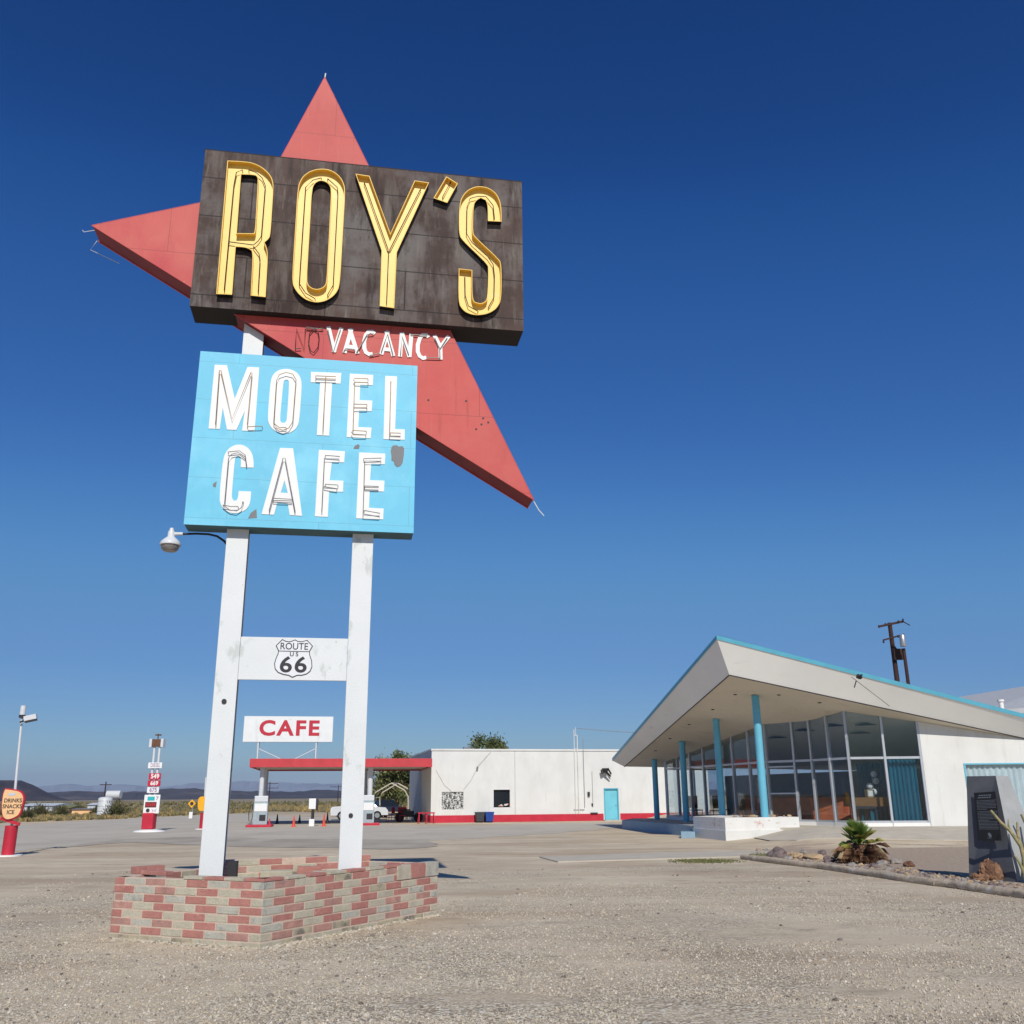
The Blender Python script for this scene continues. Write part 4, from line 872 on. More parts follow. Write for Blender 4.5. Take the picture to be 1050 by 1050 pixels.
m = MB(lm((12.0,44.2,.47), -1.0)); m.bx(-1.9,1.9,-.35,.35,0,1.05); m.bx(-1.95,1.95,-.4,.4,1.05,1.10,1); tag(m.build('reception_counter', [MT['counter'], MT['cwood']], loc=(12,44.2,.47), bevel=.01), 'long red-brown wooden counter behind the lobby entrance door', 'counter')
m = MB(lm((13.3,41.5,.47), -.5)); m.bx(-.8,.8,-.25,.25,0,1.05); tag(m.build('cabinet', MT['counter'], loc=(13.3,41.5,.47), bevel=.01), 'low red-brown cabinet behind the windows left of the piano', 'cabinet')
def chair(name, x, y, z, rz, material, label, group=None, h=.95, wdt=.5):
    t = thing(name, (x, y, z), label, 'chair', group, rz); M = lm((x, y, z), rz)
    m = MB(M); m.bx(-wdt/2, wdt/2, -.25, .25, .42, .47); m.build('seat', material, t, bevel=.01)
    m = MB(M); m.bx(-wdt/2, wdt/2, .21, .25, .55, h)
    m.build('backrest', material, t, bevel=.01)
    for sx in (-1, 1):
        for sy in (-1, 1):
            m = MB(M); m.tube((sx*(wdt/2-.03), sy*.22, 0), (sx*(wdt/2-.03), sy*.22, .42 if sy < 0 else h-.02), .018, n=6); m.build('leg', material, t)
    return t
for x, y, rz, lab in ((9.3,50.6,.4,'dark lobby chair nearest the far left corner of the glass front'), (9.9,48.4,-.6,'dark lobby chair right of the second porch column from the left'), (10.9,51.3,1.5,'dark chair before the far glass end of the lobby'), (11.0,46.6,2.4,'brown armchair seen behind the middle porch columns')):
    chair('lobby_chair', x, y, .47, rz, MT['cwood'] if 'brown' in lab else MT['stump'], lab, h=1.15, wdt=.55)

# ------------------------------------------------------------------ white cafe building
BA = R(12.5); B0 = Vector((-5.58,66,0)); BM = lm(B0, BA)
cafe = thing('cafe_building', tuple(B0), 'long flat-roofed white building with a red painted base band', 'building', rz=BA)
def bm2(): return MB(BM)
BL, BD, BH_ = 20.0, 13.0, 4.68
m = bm2()
ops = [(.73,2.2,.85,1.98), (4.28,5.42,.95,2.10), (12.12,13.2,0,2.16)]
def wall_front(m, s0, s1, z0, z1, ops, y0, y1, mi=0):
    cur = s0
    for a, b_, c_, d in ops:
        m.bx(cur, a, y0, y1, z0, z1, mi)
        if c_ > z0: m.bx(a, b_, y0, y1, z0, c_, mi)
        m.bx(a, b_, y0, y1, d, z1, mi); cur = b_
    m.bx(cur, s1, y0, y1, z0, z1, mi)
wall_front(m, 0, BL, -.2, BH_, ops, 0, .25)
m.build('front_wall', MT['wallwhite'], cafe)
m = bm2(); m.bx(.001, .26, .251, BD, -.2, BH_-.01); m.bx(BL-.25, BL, .251, BD, -.2, BH_-.01); m.bx(.261, BL-.251, BD-.25, BD, -.2, BH_-.01); m.build('side_wall', MT['greywall'], cafe)
m = bm2(); m.bx(.262, BL-.252, .252, BD-.252, BH_-.35, BH_-.2); m.build('roof', MT['roofgrey'], cafe)
m = bm2(); m.bx(-.05, BL+.05, -.06, .30, BH_+.002, BH_+.12); m.bx(-.05, .35, .301, BD, BH_+.002, BH_+.12); m.build('parapet_cap', MT['wallwhite'], cafe)
for a, b_, c_ in ((-.02, 12.05, 1), (13.27, BL, 1)):
    m = bm2(); m.bx(a, b_, -.035, -.002, -.2, .47); m.build('base_band', MT['red'], cafe)
m = bm2(); m.bx(-.035, -.002, -.035, 6, -.2, .47); m.build('base_band', MT['red'], cafe)
m = bm2(); m.bx(4.28, 5.42, .16, .17, .95, 2.10); m.bx(4.22, 5.48, -.02, .02, 2.10, 2.16, 1); m.bx(4.22, 4.28, -.02, .02, .95, 2.10, 1); m.bx(5.42, 5.48, -.02, .02, .95, 2.10, 1)
wnd = m.build('window', [MT['carglass'], MT['wallwhite']], cafe)
m = bm2(); rr = random.Random(2)
for i in range(10): m.rock((4.5+rr.random()*.8, .10, 1.02+rr.random()*.12), .08, rr.randrange(3), rr)
m.build('clutter', [MT['rock_tan'], MT['letter'], MT['counter']], wnd)
# black and white patterned panel in the left opening
def pattern_mat():
    m, nt, b = nodes('black_white_mural'); tc = nt.nodes.new('ShaderNodeTexCoord')
    n_ = nt.nodes.new('ShaderNodeTexNoise'); n_.inputs['Scale'].default_value = 7; n_.inputs['Detail'].default_value = 3; n_.inputs['Distortion'].default_value = 1.6; nt.links.new(tc.outputs['Object'], n_.inputs['Vector'])
    mr = ramp(nt, n_.outputs['Fac'], .49, .52); nt.links.new(mixc(nt, (.04,.04,.04), (.62,.62,.60), mr), b.inputs['Base Color']); b.inputs['Roughness'].default_value = .8; return m
MT['mural'] = pattern_mat()
m = bm2(); m.bx(.73, 2.2, .06, .08, .85, 1.98); m.build('mural_panel', MT['mural'], cafe)
m = bm2(); m.bx(12.2, 13.12, .10, .14, .02, 2.08); dr = m.build('door', MT['door'], cafe)
m = bm2(); m.bx(12.12, 12.20, -.01, .16, 0, 2.16); m.bx(13.12, 13.2, -.01, .16, 0, 2.16); m.bx(12.2, 13.12, -.01, .16, 2.08, 2.16); m.build('door_frame', MT['trim'], cafe)
m = bm2(); m.lathe((13.02, .07, 1.0), [(.035,0),(.045,.03),(.035,.06)], 10); m.build('handle', MT['metal'], dr)
m = bm2(); m.bx(12.0, 13.35, -.55, -.04, -.05, .05); m.build('door_step', MT['conc'], cafe)
m = bm2()
for s_, z1_, r in ((10.05, 6.15, .03), (10.28, 5.75, .035)): m.tube((s_, -.07, .45), (s_, -.07, z1_), r, n=8)
m.tube((10.05,-.07,5.75),(10.28,-.07,5.75),.03); m.tube((10.05,-.07,4.8),(10.28,-.07,4.8),.03); m.tube((10.17,-.07,5.75),(10.17,-.07,6.3),.02)
m.build('vent_pipe', MT['wallwhite'], cafe)
for p_, q_, r_ in (((10.7,-.06,.9),(10.7,-.06,5.6),.022),((11.3,-.05,.9),(11.3,-.05,3.3),.015),((5.78,-.02,.47),(5.78,-.02,BH_),.012),((9.9,-.05,.75),(10.68,-.05,.75),.02)): m = bm2(); m.tube(p_, q_, r_); m.build('conduit', MT['metal'], cafe)
m = bm2(); m.bx(10.93,11.08,-.12,-.002,1.62,1.92); m.bx(11.1,11.6,-.16,-.002,.48,.55); m.bx(11.2,11.3,-.1,-.002,1.0,1.15); m.build('meter_box', MT['black_text'], cafe)
m = bm2(); c_ = (12.3,-.2,3.3)
m.tube((12.3,0,3.3),(12.3,-.4,3.25),.05); m.bx(12.0,12.35,-.45,-.1,3.28,3.5); m.tube((12.1,-.4,3.35),(12.55,-.42,2.95),.10,.05); m.tube((12.35,-.4,3.5),(12.6,-.35,3.1),.06); m.tube((11.9,-.3,3.4),(12.0,-.35,3.15),.07,.12)
m.build('flood_light', MT['black'], cafe)
m = bm2(); m.tube((3.12,-.12,3.42),(3.14,-.14,3.62),.05,.07); m.path([(3.12,-.1,3.6),(4.1,-.01,4.6)],.008,4); m.path([(3.08,-.05,3.42),(2.7,-.02,2.7),(2.2,-.02,2.1)],.008,4); m.path([(.3,-.02,3.4),(.9,-.02,2.4),(1.4,-.02,2.0)],.008,4); m.build('loose_cable', MT['tube_grey'], cafe)
m = bm2(); m.bx(2.4,2.9,1.2,1.6,BH_-.19,BH_+.30); m.bx(2.9,3.1,1.2,1.5,BH_-.19,BH_+.22); m.build('roof_vent', MT['roofgrey'], cafe)
# overhead wire from the roof pipe
wires = MB(); q0 = BM @ Vector((10.17,-.07,6.25)); q1 = Vector((28.2,70,13.0))
def sag(m, a, b_, s_, r=.012, n=14):
    pts = [a.lerp(b_, i/n)-Vector((0,0,4*s_*(i/n)*(1-i/n))) for i in range(n+1)]; m.path(pts, r, 4)
sag(wires, q0, q1+Vector((0,0,-5.6)), .9, .018)
wires.build('power_wire', MT['tube_grey'], loc=tuple(q0)); bpy.context.scene.objects['power_wire'].location = q0
tag(bpy.data.objects['power_wire'], 'thin overhead wire from the roof pipe of the white building towards the power poles', 'wire')
# bins
def bin_(x, mtl, label):
    t = thing('wheelie_bin', tuple(BM @ Vector((x,-.55,0))), label, 'bin', rz=BA)
    m = bm2(); m.hexa([(x-.24,-.75,.06),(x+.24,-.75,.06),(x+.24,-.32,.06),(x-.24,-.32,.06)], [(x-.29,-.82,.62),(x+.29,-.82,.62),(x+.29,-.25,.62),(x-.29,-.25,.62)]); m.build('body', mtl, t, bevel=.02)
    m = bm2(); m.bx(x-.31,x+.31,-.85,-.22,.622,.68); m.build('lid', mtl, t, bevel=.02)
    for sx in (-1,1): m = bm2(); m.tube((x+sx*.26,-.3,.07),(x+sx*.20,-.3,.07),.07,n=12); m.build('wheel', MT['tyre'], t)
bin_(3.22, MT['bin_grey'], 'dark grey plastic bin against the red band of the white building')
bin_(3.86, MT['bin_blue'], 'blue plastic bin beside the grey one at the white building')

# ------------------------------------------------------------------ canopy with cafe sign
CA = R(10.0); C0 = Vector((-16.56,61,0)); CMx = lm(C0, CA)
can = thing('station_canopy', tuple(C0), 'flat red-edged filling station canopy on steel columns joined to the white building', 'canopy', rz=CA)
def cm(): return MB(CMx)
CW, CD = 11.45, 9.2
m = cm(); m.bx(0, CW, 0, .08, 3.52, 4.05); m.bx(0, .08, .081, CD, 3.52, 4.05); m.bx(CW-.08, CW, .081, CD, 3.52, 4.05); m.bx(.081, CW-.081, CD-.08, CD, 3.52, 4.05); m.build('fascia', MT['red_fascia'], can, bevel=.01)
m = cm(); m.bx(.081, CW-.081, .081, CD-.081, 3.72, 3.80); m.build('ceiling', MT['soffit'], can)
m = cm(); m.bx(.081, CW-.081, .081, CD-.081, 3.95, 3.99); m.build('roof', MT['roofgrey'], can)
m = cm()
for y in (1.2, 4.0, 6.8): m.bx(.09, CW-.09, y-.08, y+.08, 3.56, 3.72)
m.build('beam', MT['greywall'], can)
for x, y in ((3.6,2.3),(6.4,2.3),(8.9,2.3)):
    m = cm(); m.bx(x-.6,x+.6,y-.07,y+.07,3.64,3.715); m.build('ceiling_light', MT['letter'], can)
for x, y, r in ((.75,.9,.15),(.45,8.3,.15),(7.55,1.0,.16),(7.4,8.3,.15)):
    m = cm(); m.tube((x,y,0),(x,y,3.72),r,n=14); m.build('column', MT['lampwhite'], can)
cs = thing('cafe_sign', tuple(CMx @ Vector((2.0,1.0,4.0))), 'white rectangular rooftop sign reading CAFE in red above the canopy', 'sign', rz=CA)
sx0, sx1, szb, szt = -.62, 5.02, 5.12, 6.74
m = cm(); m.bx(sx0, sx1, 1.0, 1.35, szb, szt); m.build('panel', MT['white'], cs, bevel=.01)
m = cm(); m.text('CAFE', (sx0+sx1)/2+.05, (szb+szt)/2+.02, .92, .99, bold=.032, sx=1.12, sp=1.17); m.build('lettering', MT['red'], cs)
m = cm()
for x in (.35, 4.0): m.tube((x,1.1,4.0),(x,1.1,5.12),.06); m.tube((x+.05,1.3,5.1),(x-.1,2.1,4.0),.04)
m.tube((.4,1.2,4.7),(1.9,1.2,4.02),.03); m.tube((3.95,1.2,4.7),(2.6,1.2,4.02),.03)
m.build('support', MT['lampwhite'], cs)
def pump(x, y, label):
    base = CMx @ Vector((x, y, 0)); t = thing('fuel_pump', tuple(base), label, 'fuel pump', 'fuel pumps under the canopy', rz=CA); M = lm(base, CA)
    m = MB(M); m.bx(-.75,.75,-1.1,1.1,-.02,.14); m.build('island', MT['red'], t, bevel=.02)
    m = MB(M); m.bx(-.42,.42,-.27,.27,.141,1.45); m.bx(-.36,.36,-.285,-.272,.9,1.35,1); m.bx(-.05,.32,-.285,-.272,.35,.7,2); m.build('cabinet', [MT['pump'], MT['letter'], MT['black_text']], t, bevel=.02)
    m = MB(M); m.bx(-.40,.40,-.24,.24,1.452,1.80); m.build('head', MT['lampwhite'], t, bevel=.03)
    m = MB(M); m.path([(-.43,-.05,1.35),(-.62,-.05,1.25),(-.70,-.05,.8),(-.66,-.05,.35),(-.52,-.05,.3),(-.45,-.05,.7),(-.44,-.05,1.0)], .02, 6); m.build('hose', MT['dark'], t)
    m = MB(M); m.bx(-.50,-.43,-.12,.02,1.0,1.28); m.build('nozzle', MT['black_text'], t)
pump(.95, -1.0, 'grey fuel pump with a white head at the left front canopy column')
pump(7.4, -.2, 'grey fuel pump just right of the right sign post')
def cone(u, v, Y, label, mtl, h=.45):
    p = atY(u, v, Y); t = thing('traffic_cone', (p.x, p.y, 0), label, 'cone', 'traffic cones under the canopy')
    m = MB(); m.bx(p.x-.16, p.x+.16, p.y-.16, p.y+.16, 0, .03); m.build('base', mtl, t)
    m = MB(); m.lathe((p.x, p.y, .03), [(.11,0),(.10,.03),(.025,h)], 14); m.build('cone', mtl, t)
cone(276,848,60.0,'small dull red cone beside the red pump island', MT['red'], .45)
cone(301,848,59.4,'orange-red cone left of the white utility box', MT['orange'], .62)
cone(332,847,60.2,'orange-red cone right of the white utility box', MT['orange'], .68)
cone(284,845,66.5,'dark cone in the canopy shadow, left one of the rear row', MT['dark'], .6)
cone(307,844,67.5,'dark cone in the canopy shadow behind the left orange cone', MT['dark'], .55)
cone(335.5,845,66.0,'dark cone in the canopy shadow behind the right orange cone', MT['dark'], .7)
p = atY(320, 848, 60.5); t = thing('utility_box', (p.x, p.y, 0), 'white utility box on a short post with a white foot between two orange cones', 'utility box')
m = MB(lm((p.x,p.y,0),CA)); m.bx(-.26,.16,-.15,.15,1.0,1.62); m.build('box', MT['letter'], t, bevel=.02)
m = MB(lm((p.x,p.y,0),CA)); m.bx(.165,.30,-.14,.14,.95,1.60); m.tube((0,0,.4),(0,0,1.0),.09); m.build('bracket', MT['black_text'], t)
m = MB(lm((p.x,p.y,0),CA)); m.bx(-.2,.12,-.15,.15,0,.42); m.build('foot', MT['letter'], t, bevel=.02)

# carport frame, cars, red chairs
cf = thing('carport_frame', (-10.9,79,0), 'bare tan steel tube carport frame behind the canopy', 'frame')
for yy_ in (79, 80.7):
    pts = [atY(382.5,842,79), atY(382.5,818,79), atY(385,812.5,79), atY(401.5,803,79)]; pts2 = [atY(418.5,842,79), atY(418.5,817,79), atY(415,810.5,79), atY(401.5,803,79)]
    m = MB(); off = Vector((.32 if yy_ > 80 else 0, yy_-79, 0))
    for pp in (pts, pts2):
        q = [v_+off for v_ in pp]; q[0].z = 0; m.path(q, .055, 8)
    m.build('arch', MT['tan_tube'], cf)
m = MB()
for u, v in ((382.5,818),(401.5,803),(418.5,817)): q = atY(u,v,79); m.tube(q, q+Vector((.28,1.6,0)), .04)
m.tube(atY(384,833,79), atY(418,833,79), .04); m.build('rail', MT['tan_tube'], cf)
def car(name, loc, rz, body, label, L=4.4, van=False):
    t = thing(name, loc, label, 'car', rz=rz); M = lm(loc, rz); H = 1.42
    prof = [(-L/2,.35),(-L/2+.05,.72),(-L/2+.15,.86),(-L*.20,.94),(L*.27,.96),(L/2-.2,.90),(L/2-.02,.70),(L/2,.35)]
    m = MB(M); m.plate(prof, -.86, .86); m.build('body', body, t, bevel=.06)
    m = MB(M); b0 = [(-L*.20-.12,-.80,.93),(L*.33,-.80,.93),(L*.33,.80,.93),(-L*.20-.12,.80,.93)]; t0 = [(-L*.04,-.62,H),(L*.20,-.62,H),(L*.20,.62,H),(-L*.04,.62,H)]
    m.hexa(b0, t0); m.build('window', MT['carglass'], t, bevel=.04)
    m = MB(M); m.bx(-L*.05,L*.21,-.64,.64,H-.02,H+.03); m.build('roof', body, t, bevel=.02)
    for sx in (-1,1):
        for sy in (-1,1):
            m = MB(M); m.tube((sx*L*.31, sy*.88, .33), (sx*L*.31, sy*.68, .33), .33, n=20); wh = m.build('wheel', MT['tyre'], t)
            m = MB(M); m.tube((sx*L*.31, sy*.89, .33), (sx*L*.31, sy*.86, .33), .19, n=14); m.build('rim', MT['metal'], wh)
    for sy in (-1,1): m = MB(M); m.bx(-L/2-.01,-L/2+.06,sy*.62-.15,sy*.62+.15,.62,.74); m.build('headlight', MT['letter'], t)
    return t
q = gp(368, 841.5); car('parked_car', (-12.1,77.3,0), R(8), MT['carwhite'], 'white car parked under the canopy, its wheel right of the right sign post')
car('parked_car', (-11.4,86,0), R(-60), MT['cardark'], 'dark blue car parked in front of the big tree behind the carport frame')
car('parked_car', (-14.4,90,0), R(-20), MT['carwhite'], 'distant white car behind the carport frame, mostly hidden by the nearer white car')
for i, (u, v, Y, rz, lab) in enumerate(((413,843,68.5,.4,'red lattice-backed metal chair in front of the carport frame'), (400,842.5,69.5,-2.0,'small red metal chair left of the lattice-backed one'))):
    p = atY(u, v, Y); chair('metal_chair', p.x, p.y, 0, rz, MT['red'], lab, 'red metal chairs by the carport frame', h=1.0, wdt=.62 if i == 0 else .42)
for u, lab in ((433,'red sawhorse left of the corner of the white building'), (441,'red sawhorse touching the corner of the white building')):
    p = atY(u, 844, 64.8); t = thing('sawhorse', (p.x,p.y,0), lab, 'sawhorse', 'red sawhorses at the building corner')
    m = MB(lm((p.x,p.y,0),.3)); m.bx(-.30,.30,-.04,.04,.62,.70); m.build('top_bar', MT['red'], t)
    for sx in (-1,1):
        for sy in (-1,1): m = MB(lm((p.x,p.y,0),.3)); m.tube((sx*.22,sy*.02,.64),(sx*.27,sy*.24,0),.03,n=6); m.build('leg', MT['red'], t)
mc = thing('motorbike', (-7.3,68.5,0), 'dark motorbike parked against the shaded side wall of the white building', 'motorbike', rz=.2); M = lm((-7.3,68.5,0),.2)
for x in (-.65,.65): m = MB(M); m.tube((x,-.06,.32),(x,.06,.32),.32,n=18); m.build('wheel', MT['tyre'], mc)
m = MB(M); m.bx(-.4,.35,-.14,.14,.35,.75); m.build('engine', MT['black_text'], mc, bevel=.05)
m = MB(M); m.bx(-.7,.1,-.12,.12,.76,.86); m.build('seat', MT['dark'], mc, bevel=.03)
m = MB(M); m.tube((.65,0,.32),(.40,0,1.05),.04); m.tube((.4,-.35,1.08),(.4,.35,1.08),.02); m.build('fork', MT['metal'], mc)

# ------------------------------------------------------------------ trees and brush
def tree(name, loc, rx, ry, zc, rz, n, label, seed, leaf=.35, trunk_r=.25, cat='tree', nlimb=9):
    rr = random.Random(seed); t = thing(name, loc, label, cat); L = Vector(loc)
    m = MB(); top = L+Vector((0,0,zc*.75)); m.tube(L, top, trunk_r, trunk_r*.5, n=9)
    limbs = []
    for i in range(nlimb):
        a = rr.random()*6.28; e = rr.uniform(.3,1.2); s_ = L+Vector((0,0,zc*rr.uniform(.35,.75)))
        q = L+Vector((math.cos(a)*rx*.7*math.cos(e), math.sin(a)*ry*.7*math.cos(e), zc+rz*.6*math.sin(e)*rr.uniform(.3,1))); m.tube(s_, q, trunk_r*.35, trunk_r*.1, n=6); limbs.append(q)
    m.build('trunk', MT['bark'], t)
    m = MB(); nc = 26
    cl = []
    for i in range(nc):
        while True:
            p = Vector((rr.uniform(-1,1), rr.uniform(-1,1), rr.uniform(-1,1)))
            if .35 < p.length < 1: break
        cl.append((Vector((p.x*rx*.82, p.y*ry*.82, p.z*rz*.82)), rr.uniform(.22,.42), rr.choice((0,0,1,1,2))))
    for i in range(n):
        c_, cr, mi = rr.choice(cl)
        p = Vector((rr.gauss(0,.5), rr.gauss(0,.5), rr.gauss(0,.45))); p = L+Vector((0,0,zc))+c_+Vector((p.x*rx*cr, p.y*ry*cr, p.z*rz*cr))
        if p.z < .25: continue
        nv = Vector((rr.uniform(-1,1), rr.uniform(-1,1), rr.uniform(-.6,1))).normalized(); a = nv.orthogonal().normalized(); a = (Matrix.Rotation(rr.random()*6.28, 3, nv) @ a); b_ = nv.cross(a); s_ = leaf*rr.uniform(.5,1.2)
        m.add([p-a*s_*.5, p+b_*s_*.22, p+a*s_*.5, p-b_*s_*.22], [(0,1,2,3)], mi if rr.random() < .75 else rr.randrange(3))
    m.build('crown', [MT['leaf1'], MT['leaf2'], MT['leaf3']], t)
    return t
tree('broadleaf_tree', (-11.3,95,0), 2.9, 2.9, 3.2, 2.9, 8000, 'large dense green tree behind the carport frame under the canopy', 21, .38)
tree('broadleaf_tree', (-1.9,90,0), 2.3, 2.3, 5.4, 2.0, 5200, 'tree whose olive crown shows above the roof of the white building', 22, .30)
def bush(name, loc, rx, rz_, n, label, seed, mats, leaf=.22, cat='bush'):
    rr = random.Random(seed); m = MB(); L = Vector(loc)
    for i in range(n):
        a = rr.random()*6.28; e = rr.uniform(.1,1.5); r = rr.uniform(.3,1)*(1+.25*math.sin(3*a+seed))
        p = L+Vector((math.cos(a)*math.cos(e)*rx*r, math.sin(a)*math.cos(e)*rx*r, math.sin(e)*rz_*r)); d = Vector((math.cos(a)*math.cos(e)+rr.uniform(-.5,.5), math.sin(a)*math.cos(e)+rr.uniform(-.5,.5), abs(math.sin(e))+rr.uniform(0,.4))).normalized()
        m.blade(p-d*leaf*.5, p+d*leaf, leaf*.28, rr.randrange(len(mats)))
    for i in range(14):
        a = rr.random()*6.28; e = rr.uniform(.4,1.4); m.tube(L, L+Vector((math.cos(a)*math.cos(e)*rx*.8, math.sin(a)*math.cos(e)*rx*.8, math.sin(e)*rz_*.9)), .02, .006, n=4, mi=0)
    return tag(m.build(name, mats, loc=loc), label, cat)
DB = [MT['tumble3'], MT['tumble2'], MT['bark']]
# wooded scrub in the middle distance: uncountable ground cover
def scrub(name, regions, label, seed):
    rr = random.Random(seed); m = MB()
    for (ulist, n, hmin, hmax, mats_) in regions:
        for i in range(n):
            (u0, v0a, v0b), (u1, v1a, v1b) = ulist
            t = rr.random(); u = u0+(u1-u0)*t; va = v0a+(v1a-v0a)*t; vb = v0b+(v1b-v0b)*t; v = va+(vb-va)*(rr.random()**.7)
            p = gp(u, v); h = rr.uniform(hmin, hmax); wd = h*rr.uniform(.8,1.6); k = 9 if p.y > 250 else 20; mi = rr.choice(mats_)
            for j in range(k):
                a = rr.random()*6.28; e = rr.uniform(.15,1.5); q = p+Vector((math.cos(a)*math.cos(e)*wd*.55, math.sin(a)*math.cos(e)*wd*.55, math.sin(e)*h)); b0 = p+Vector((math.cos(a)*wd*.15, math.sin(a)*wd*.15, 0))
                m.blade(b0, q, h*.28 if k == 20 else h*.7, mi if rr.random() < .8 else rr.randrange(3))
    return tag(m.build(name, [MT['tumble'], MT['tumble2'], MT['tumble3']]), label, 'desert scrub', kind='stuff')
scrub('scrub', [
  (((-60,838,846),(130,834,839.5)), 1500, .10, .42, (0,0,0,2,1)), (((130,833,839),(262,828,833)), 1000, .10, .45, (0,2,1,0,2)),
  (((-60,828,838),(260,825,831)), 1100, .2, .75, (1,2,1,0,2)), (((262,827,832),(345,828,833)), 600, .2, .7, (0,0,2)), (((230,823.5,827),(450,823,828)), 900, .3, 1.0, (1,2,1,2)),
  (((-80,823.4,828),(240,822.2,826)), 900, .4, 1.2, (1,2,2)), (((345,828,833),(440,827,832)), 300, .2, .7, (0,2,1))], 'dry yellow and olive desert scrub beyond the road', 31)
# individual shrubs that stand out
for i, (u, v, Y, rx, hh, lab) in enumerate(((119,834,95,1.3,1.35,'big dark bushy shrub right of the white tank'), (63,833,100,1.0,.95,'dark shrub before the tan shed'), (27,838,84,.9,.8,'low dark shrub right of the peach DRINKS sign'), (41,833,105,1.2,1.1,'dark shrub in front of the pale shed'), (100,833,110,1.0,.8,'olive shrub between the tan wall and the white tank'), (-8,834,90,1.2,1.0,'shrub at the left edge of the desert verge'))):
    p = atY(u, v, Y); bush('desert_shrub', (p.x, p.y, 0), rx, hh, 1200, lab, 40+i, [MT['leaf1'], MT['tumble2'], MT['bark']], .2)
# far sheds and tanks
def shed(name, u0, u1, vt, Y, depth, mtl, roofm, label, cat='shed', pitch=.3, win=()):
    a = atY(u0, vt, Y); b_ = atY(u1, vt, Y); t = thing(name, ((a.x+b_.x)/2, Y, 0), label, cat); H = a.z
    m = MB(); m.bx(a.x, b_.x, Y, Y+depth, -.5, H); m.build('wall', mtl, t)
    m = MB(); m.add([(a.x-.2,Y-.2,H),(b_.x+.2,Y-.2,H),(b_.x+.2,Y+depth/2,H+pitch),(a.x-.2,Y+depth/2,H+pitch),(b_.x+.2,Y+depth+.2,H),(a.x-.2,Y+depth+.2,H)], [(0,1,2,3),(3,2,4,5),(0,3,5),(1,4,2)]); m.build('roof', roofm, t)
    for (f0, f1, z0, z1) in win:
        m = MB(); W_ = b_.x-a.x; m.bx(a.x+W_*f0, a.x+W_*f1, Y-.05, Y-.003, z0, z1); m.build('window', MT['carglass'], t)
    return t
shed('metal_shed', 20, 54, 826.5, 118, 6, MT['shed'], MT['shed'], 'long pale blue-white metal shed behind the dark shrubs', win=((.25,.33,.4,1.0),(.45,.5,.3,.9),(.7,.76,.4,1.0)))
shed('small_building', 57, 71, 828.5, 112, 4, MT['tan'], MT['leaf3'], 'small tan building with a doorway in the scrub', win=((.25,.4,.2,1.0),))
shed('tan_wall_building', 74, 95, 830.0, 110, 3, MT['peach'], MT['roofgrey'], 'low peach-coloured flat building left of the white tank', pitch=.1)
shed('white_hut', 90, 98, 825.5, 140, 4, MT['shed'], MT['shed'], 'tiny white hut beyond the peach-coloured building')
for u0, u1, v, Y, lab in ((333//1-0, 338, 824, 300, 'tiny white trailer far off in the scrub seen between the sign posts'), (247, 251, 823.5, 320, 'tiny white trailer far off left of the pumps')): shed('white_trailer', u0, u1, v, Y, 3, MT['shed'], MT['shed'], lab, 'trailer', .1)
p = atY(106.5, 834, 100); t = thing('water_tank', (p.x, 100, 0), 'upright white cylindrical tank among the desert shrubs', 'tank'); H = atY(106,817.5,100).z
m = MB(); m.lathe((p.x,100,0), [(.68,-.2),(.68,H-.12),(.55,H-.02),(.1,H+.05)], 20); m.build('body', MT['tankwhite'], t)
for z in (.5,1.0,1.5): m = MB(); m.lathe((p.x,100,z), [(.69,0),(.70,.02),(.69,.04)], 20); m.build('hoop', MT['metal'], t)
a = atY(110,814.5,104); b_ = atY(124,814.5,104); t = thing('elevated_tank', (a.x,104,0), 'white horizontal tank raised on legs beside the upright tank', 'tank')
m = MB(); zz = a.z-.05; m.tube((a.x,104,zz),(b_.x,104,zz),.42,n=18); m.build('body', MT['tankwhite'], t)
for x in (a.x+.2, b_.x-.2):
    for dy in (-.3,.3): m = MB(); m.tube((x,104+dy,0),(x,104+dy,zz-.3),.05); m.build('leg', MT['bark'], t)
def upole(u, vt, Y, label, arm=1.2, two=False):
    q = atY(u, vt, Y); t = thing('utility_pole', (q.x, Y, 0), label, 'pole'); m = MB(); m.tube((q.x,Y,0),(q.x,Y,q.z),.13,.09,n=8); m.build('pole', MT['wood'], t)
    m = MB(); m.bx(q.x-arm,q.x+arm,Y-.05,Y+.05,q.z-.5,q.z-.38); 
    if two: m.bx(q.x-arm,q.x+arm,Y-.05,Y+.05,q.z-1.5,q.z-1.38)
    m.build('crossarm', MT['wood'], t); return t
upole(108.8, 801.5, 150, 'distant utility pole rising behind the white tank', .9)
upole(277, 801.5, 230, 'faint utility pole seen between the sign posts right of the pump columns', 2.0, True)
upole(347, 805, 260, 'faint utility pole just left of the right sign post', 2.2)
# yellow signs beyond
p = atY(197, 834, 88); t = thing('road_sign', (p.x,88,0), 'small yellow diamond road sign on a post left of the left sign post', 'sign'); q = atY(197,824,88)
m = MB(); m.plate([(q.x-.36,q.z),(q.x,q.z-.36),(q.x+.36,q.z),(q.x,q.z+.36)], 88-.08, 88-.06); pn_ = m.build('panel', MT['yellowsign'], t); m = MB(); m.tube((q.x,87.90,q.z),(q.x,87.915,q.z),.16,n=14); m.build('symbol', MT['black_text'], pn_)
m = MB(); m.tube((p.x,88,0),(p.x,88,q.z),.04); m.bx(p.x-.2,p.x+.1,87.8,87.9,0,.55,1); m.build('post', [MT['metal'], MT['letter']], t)

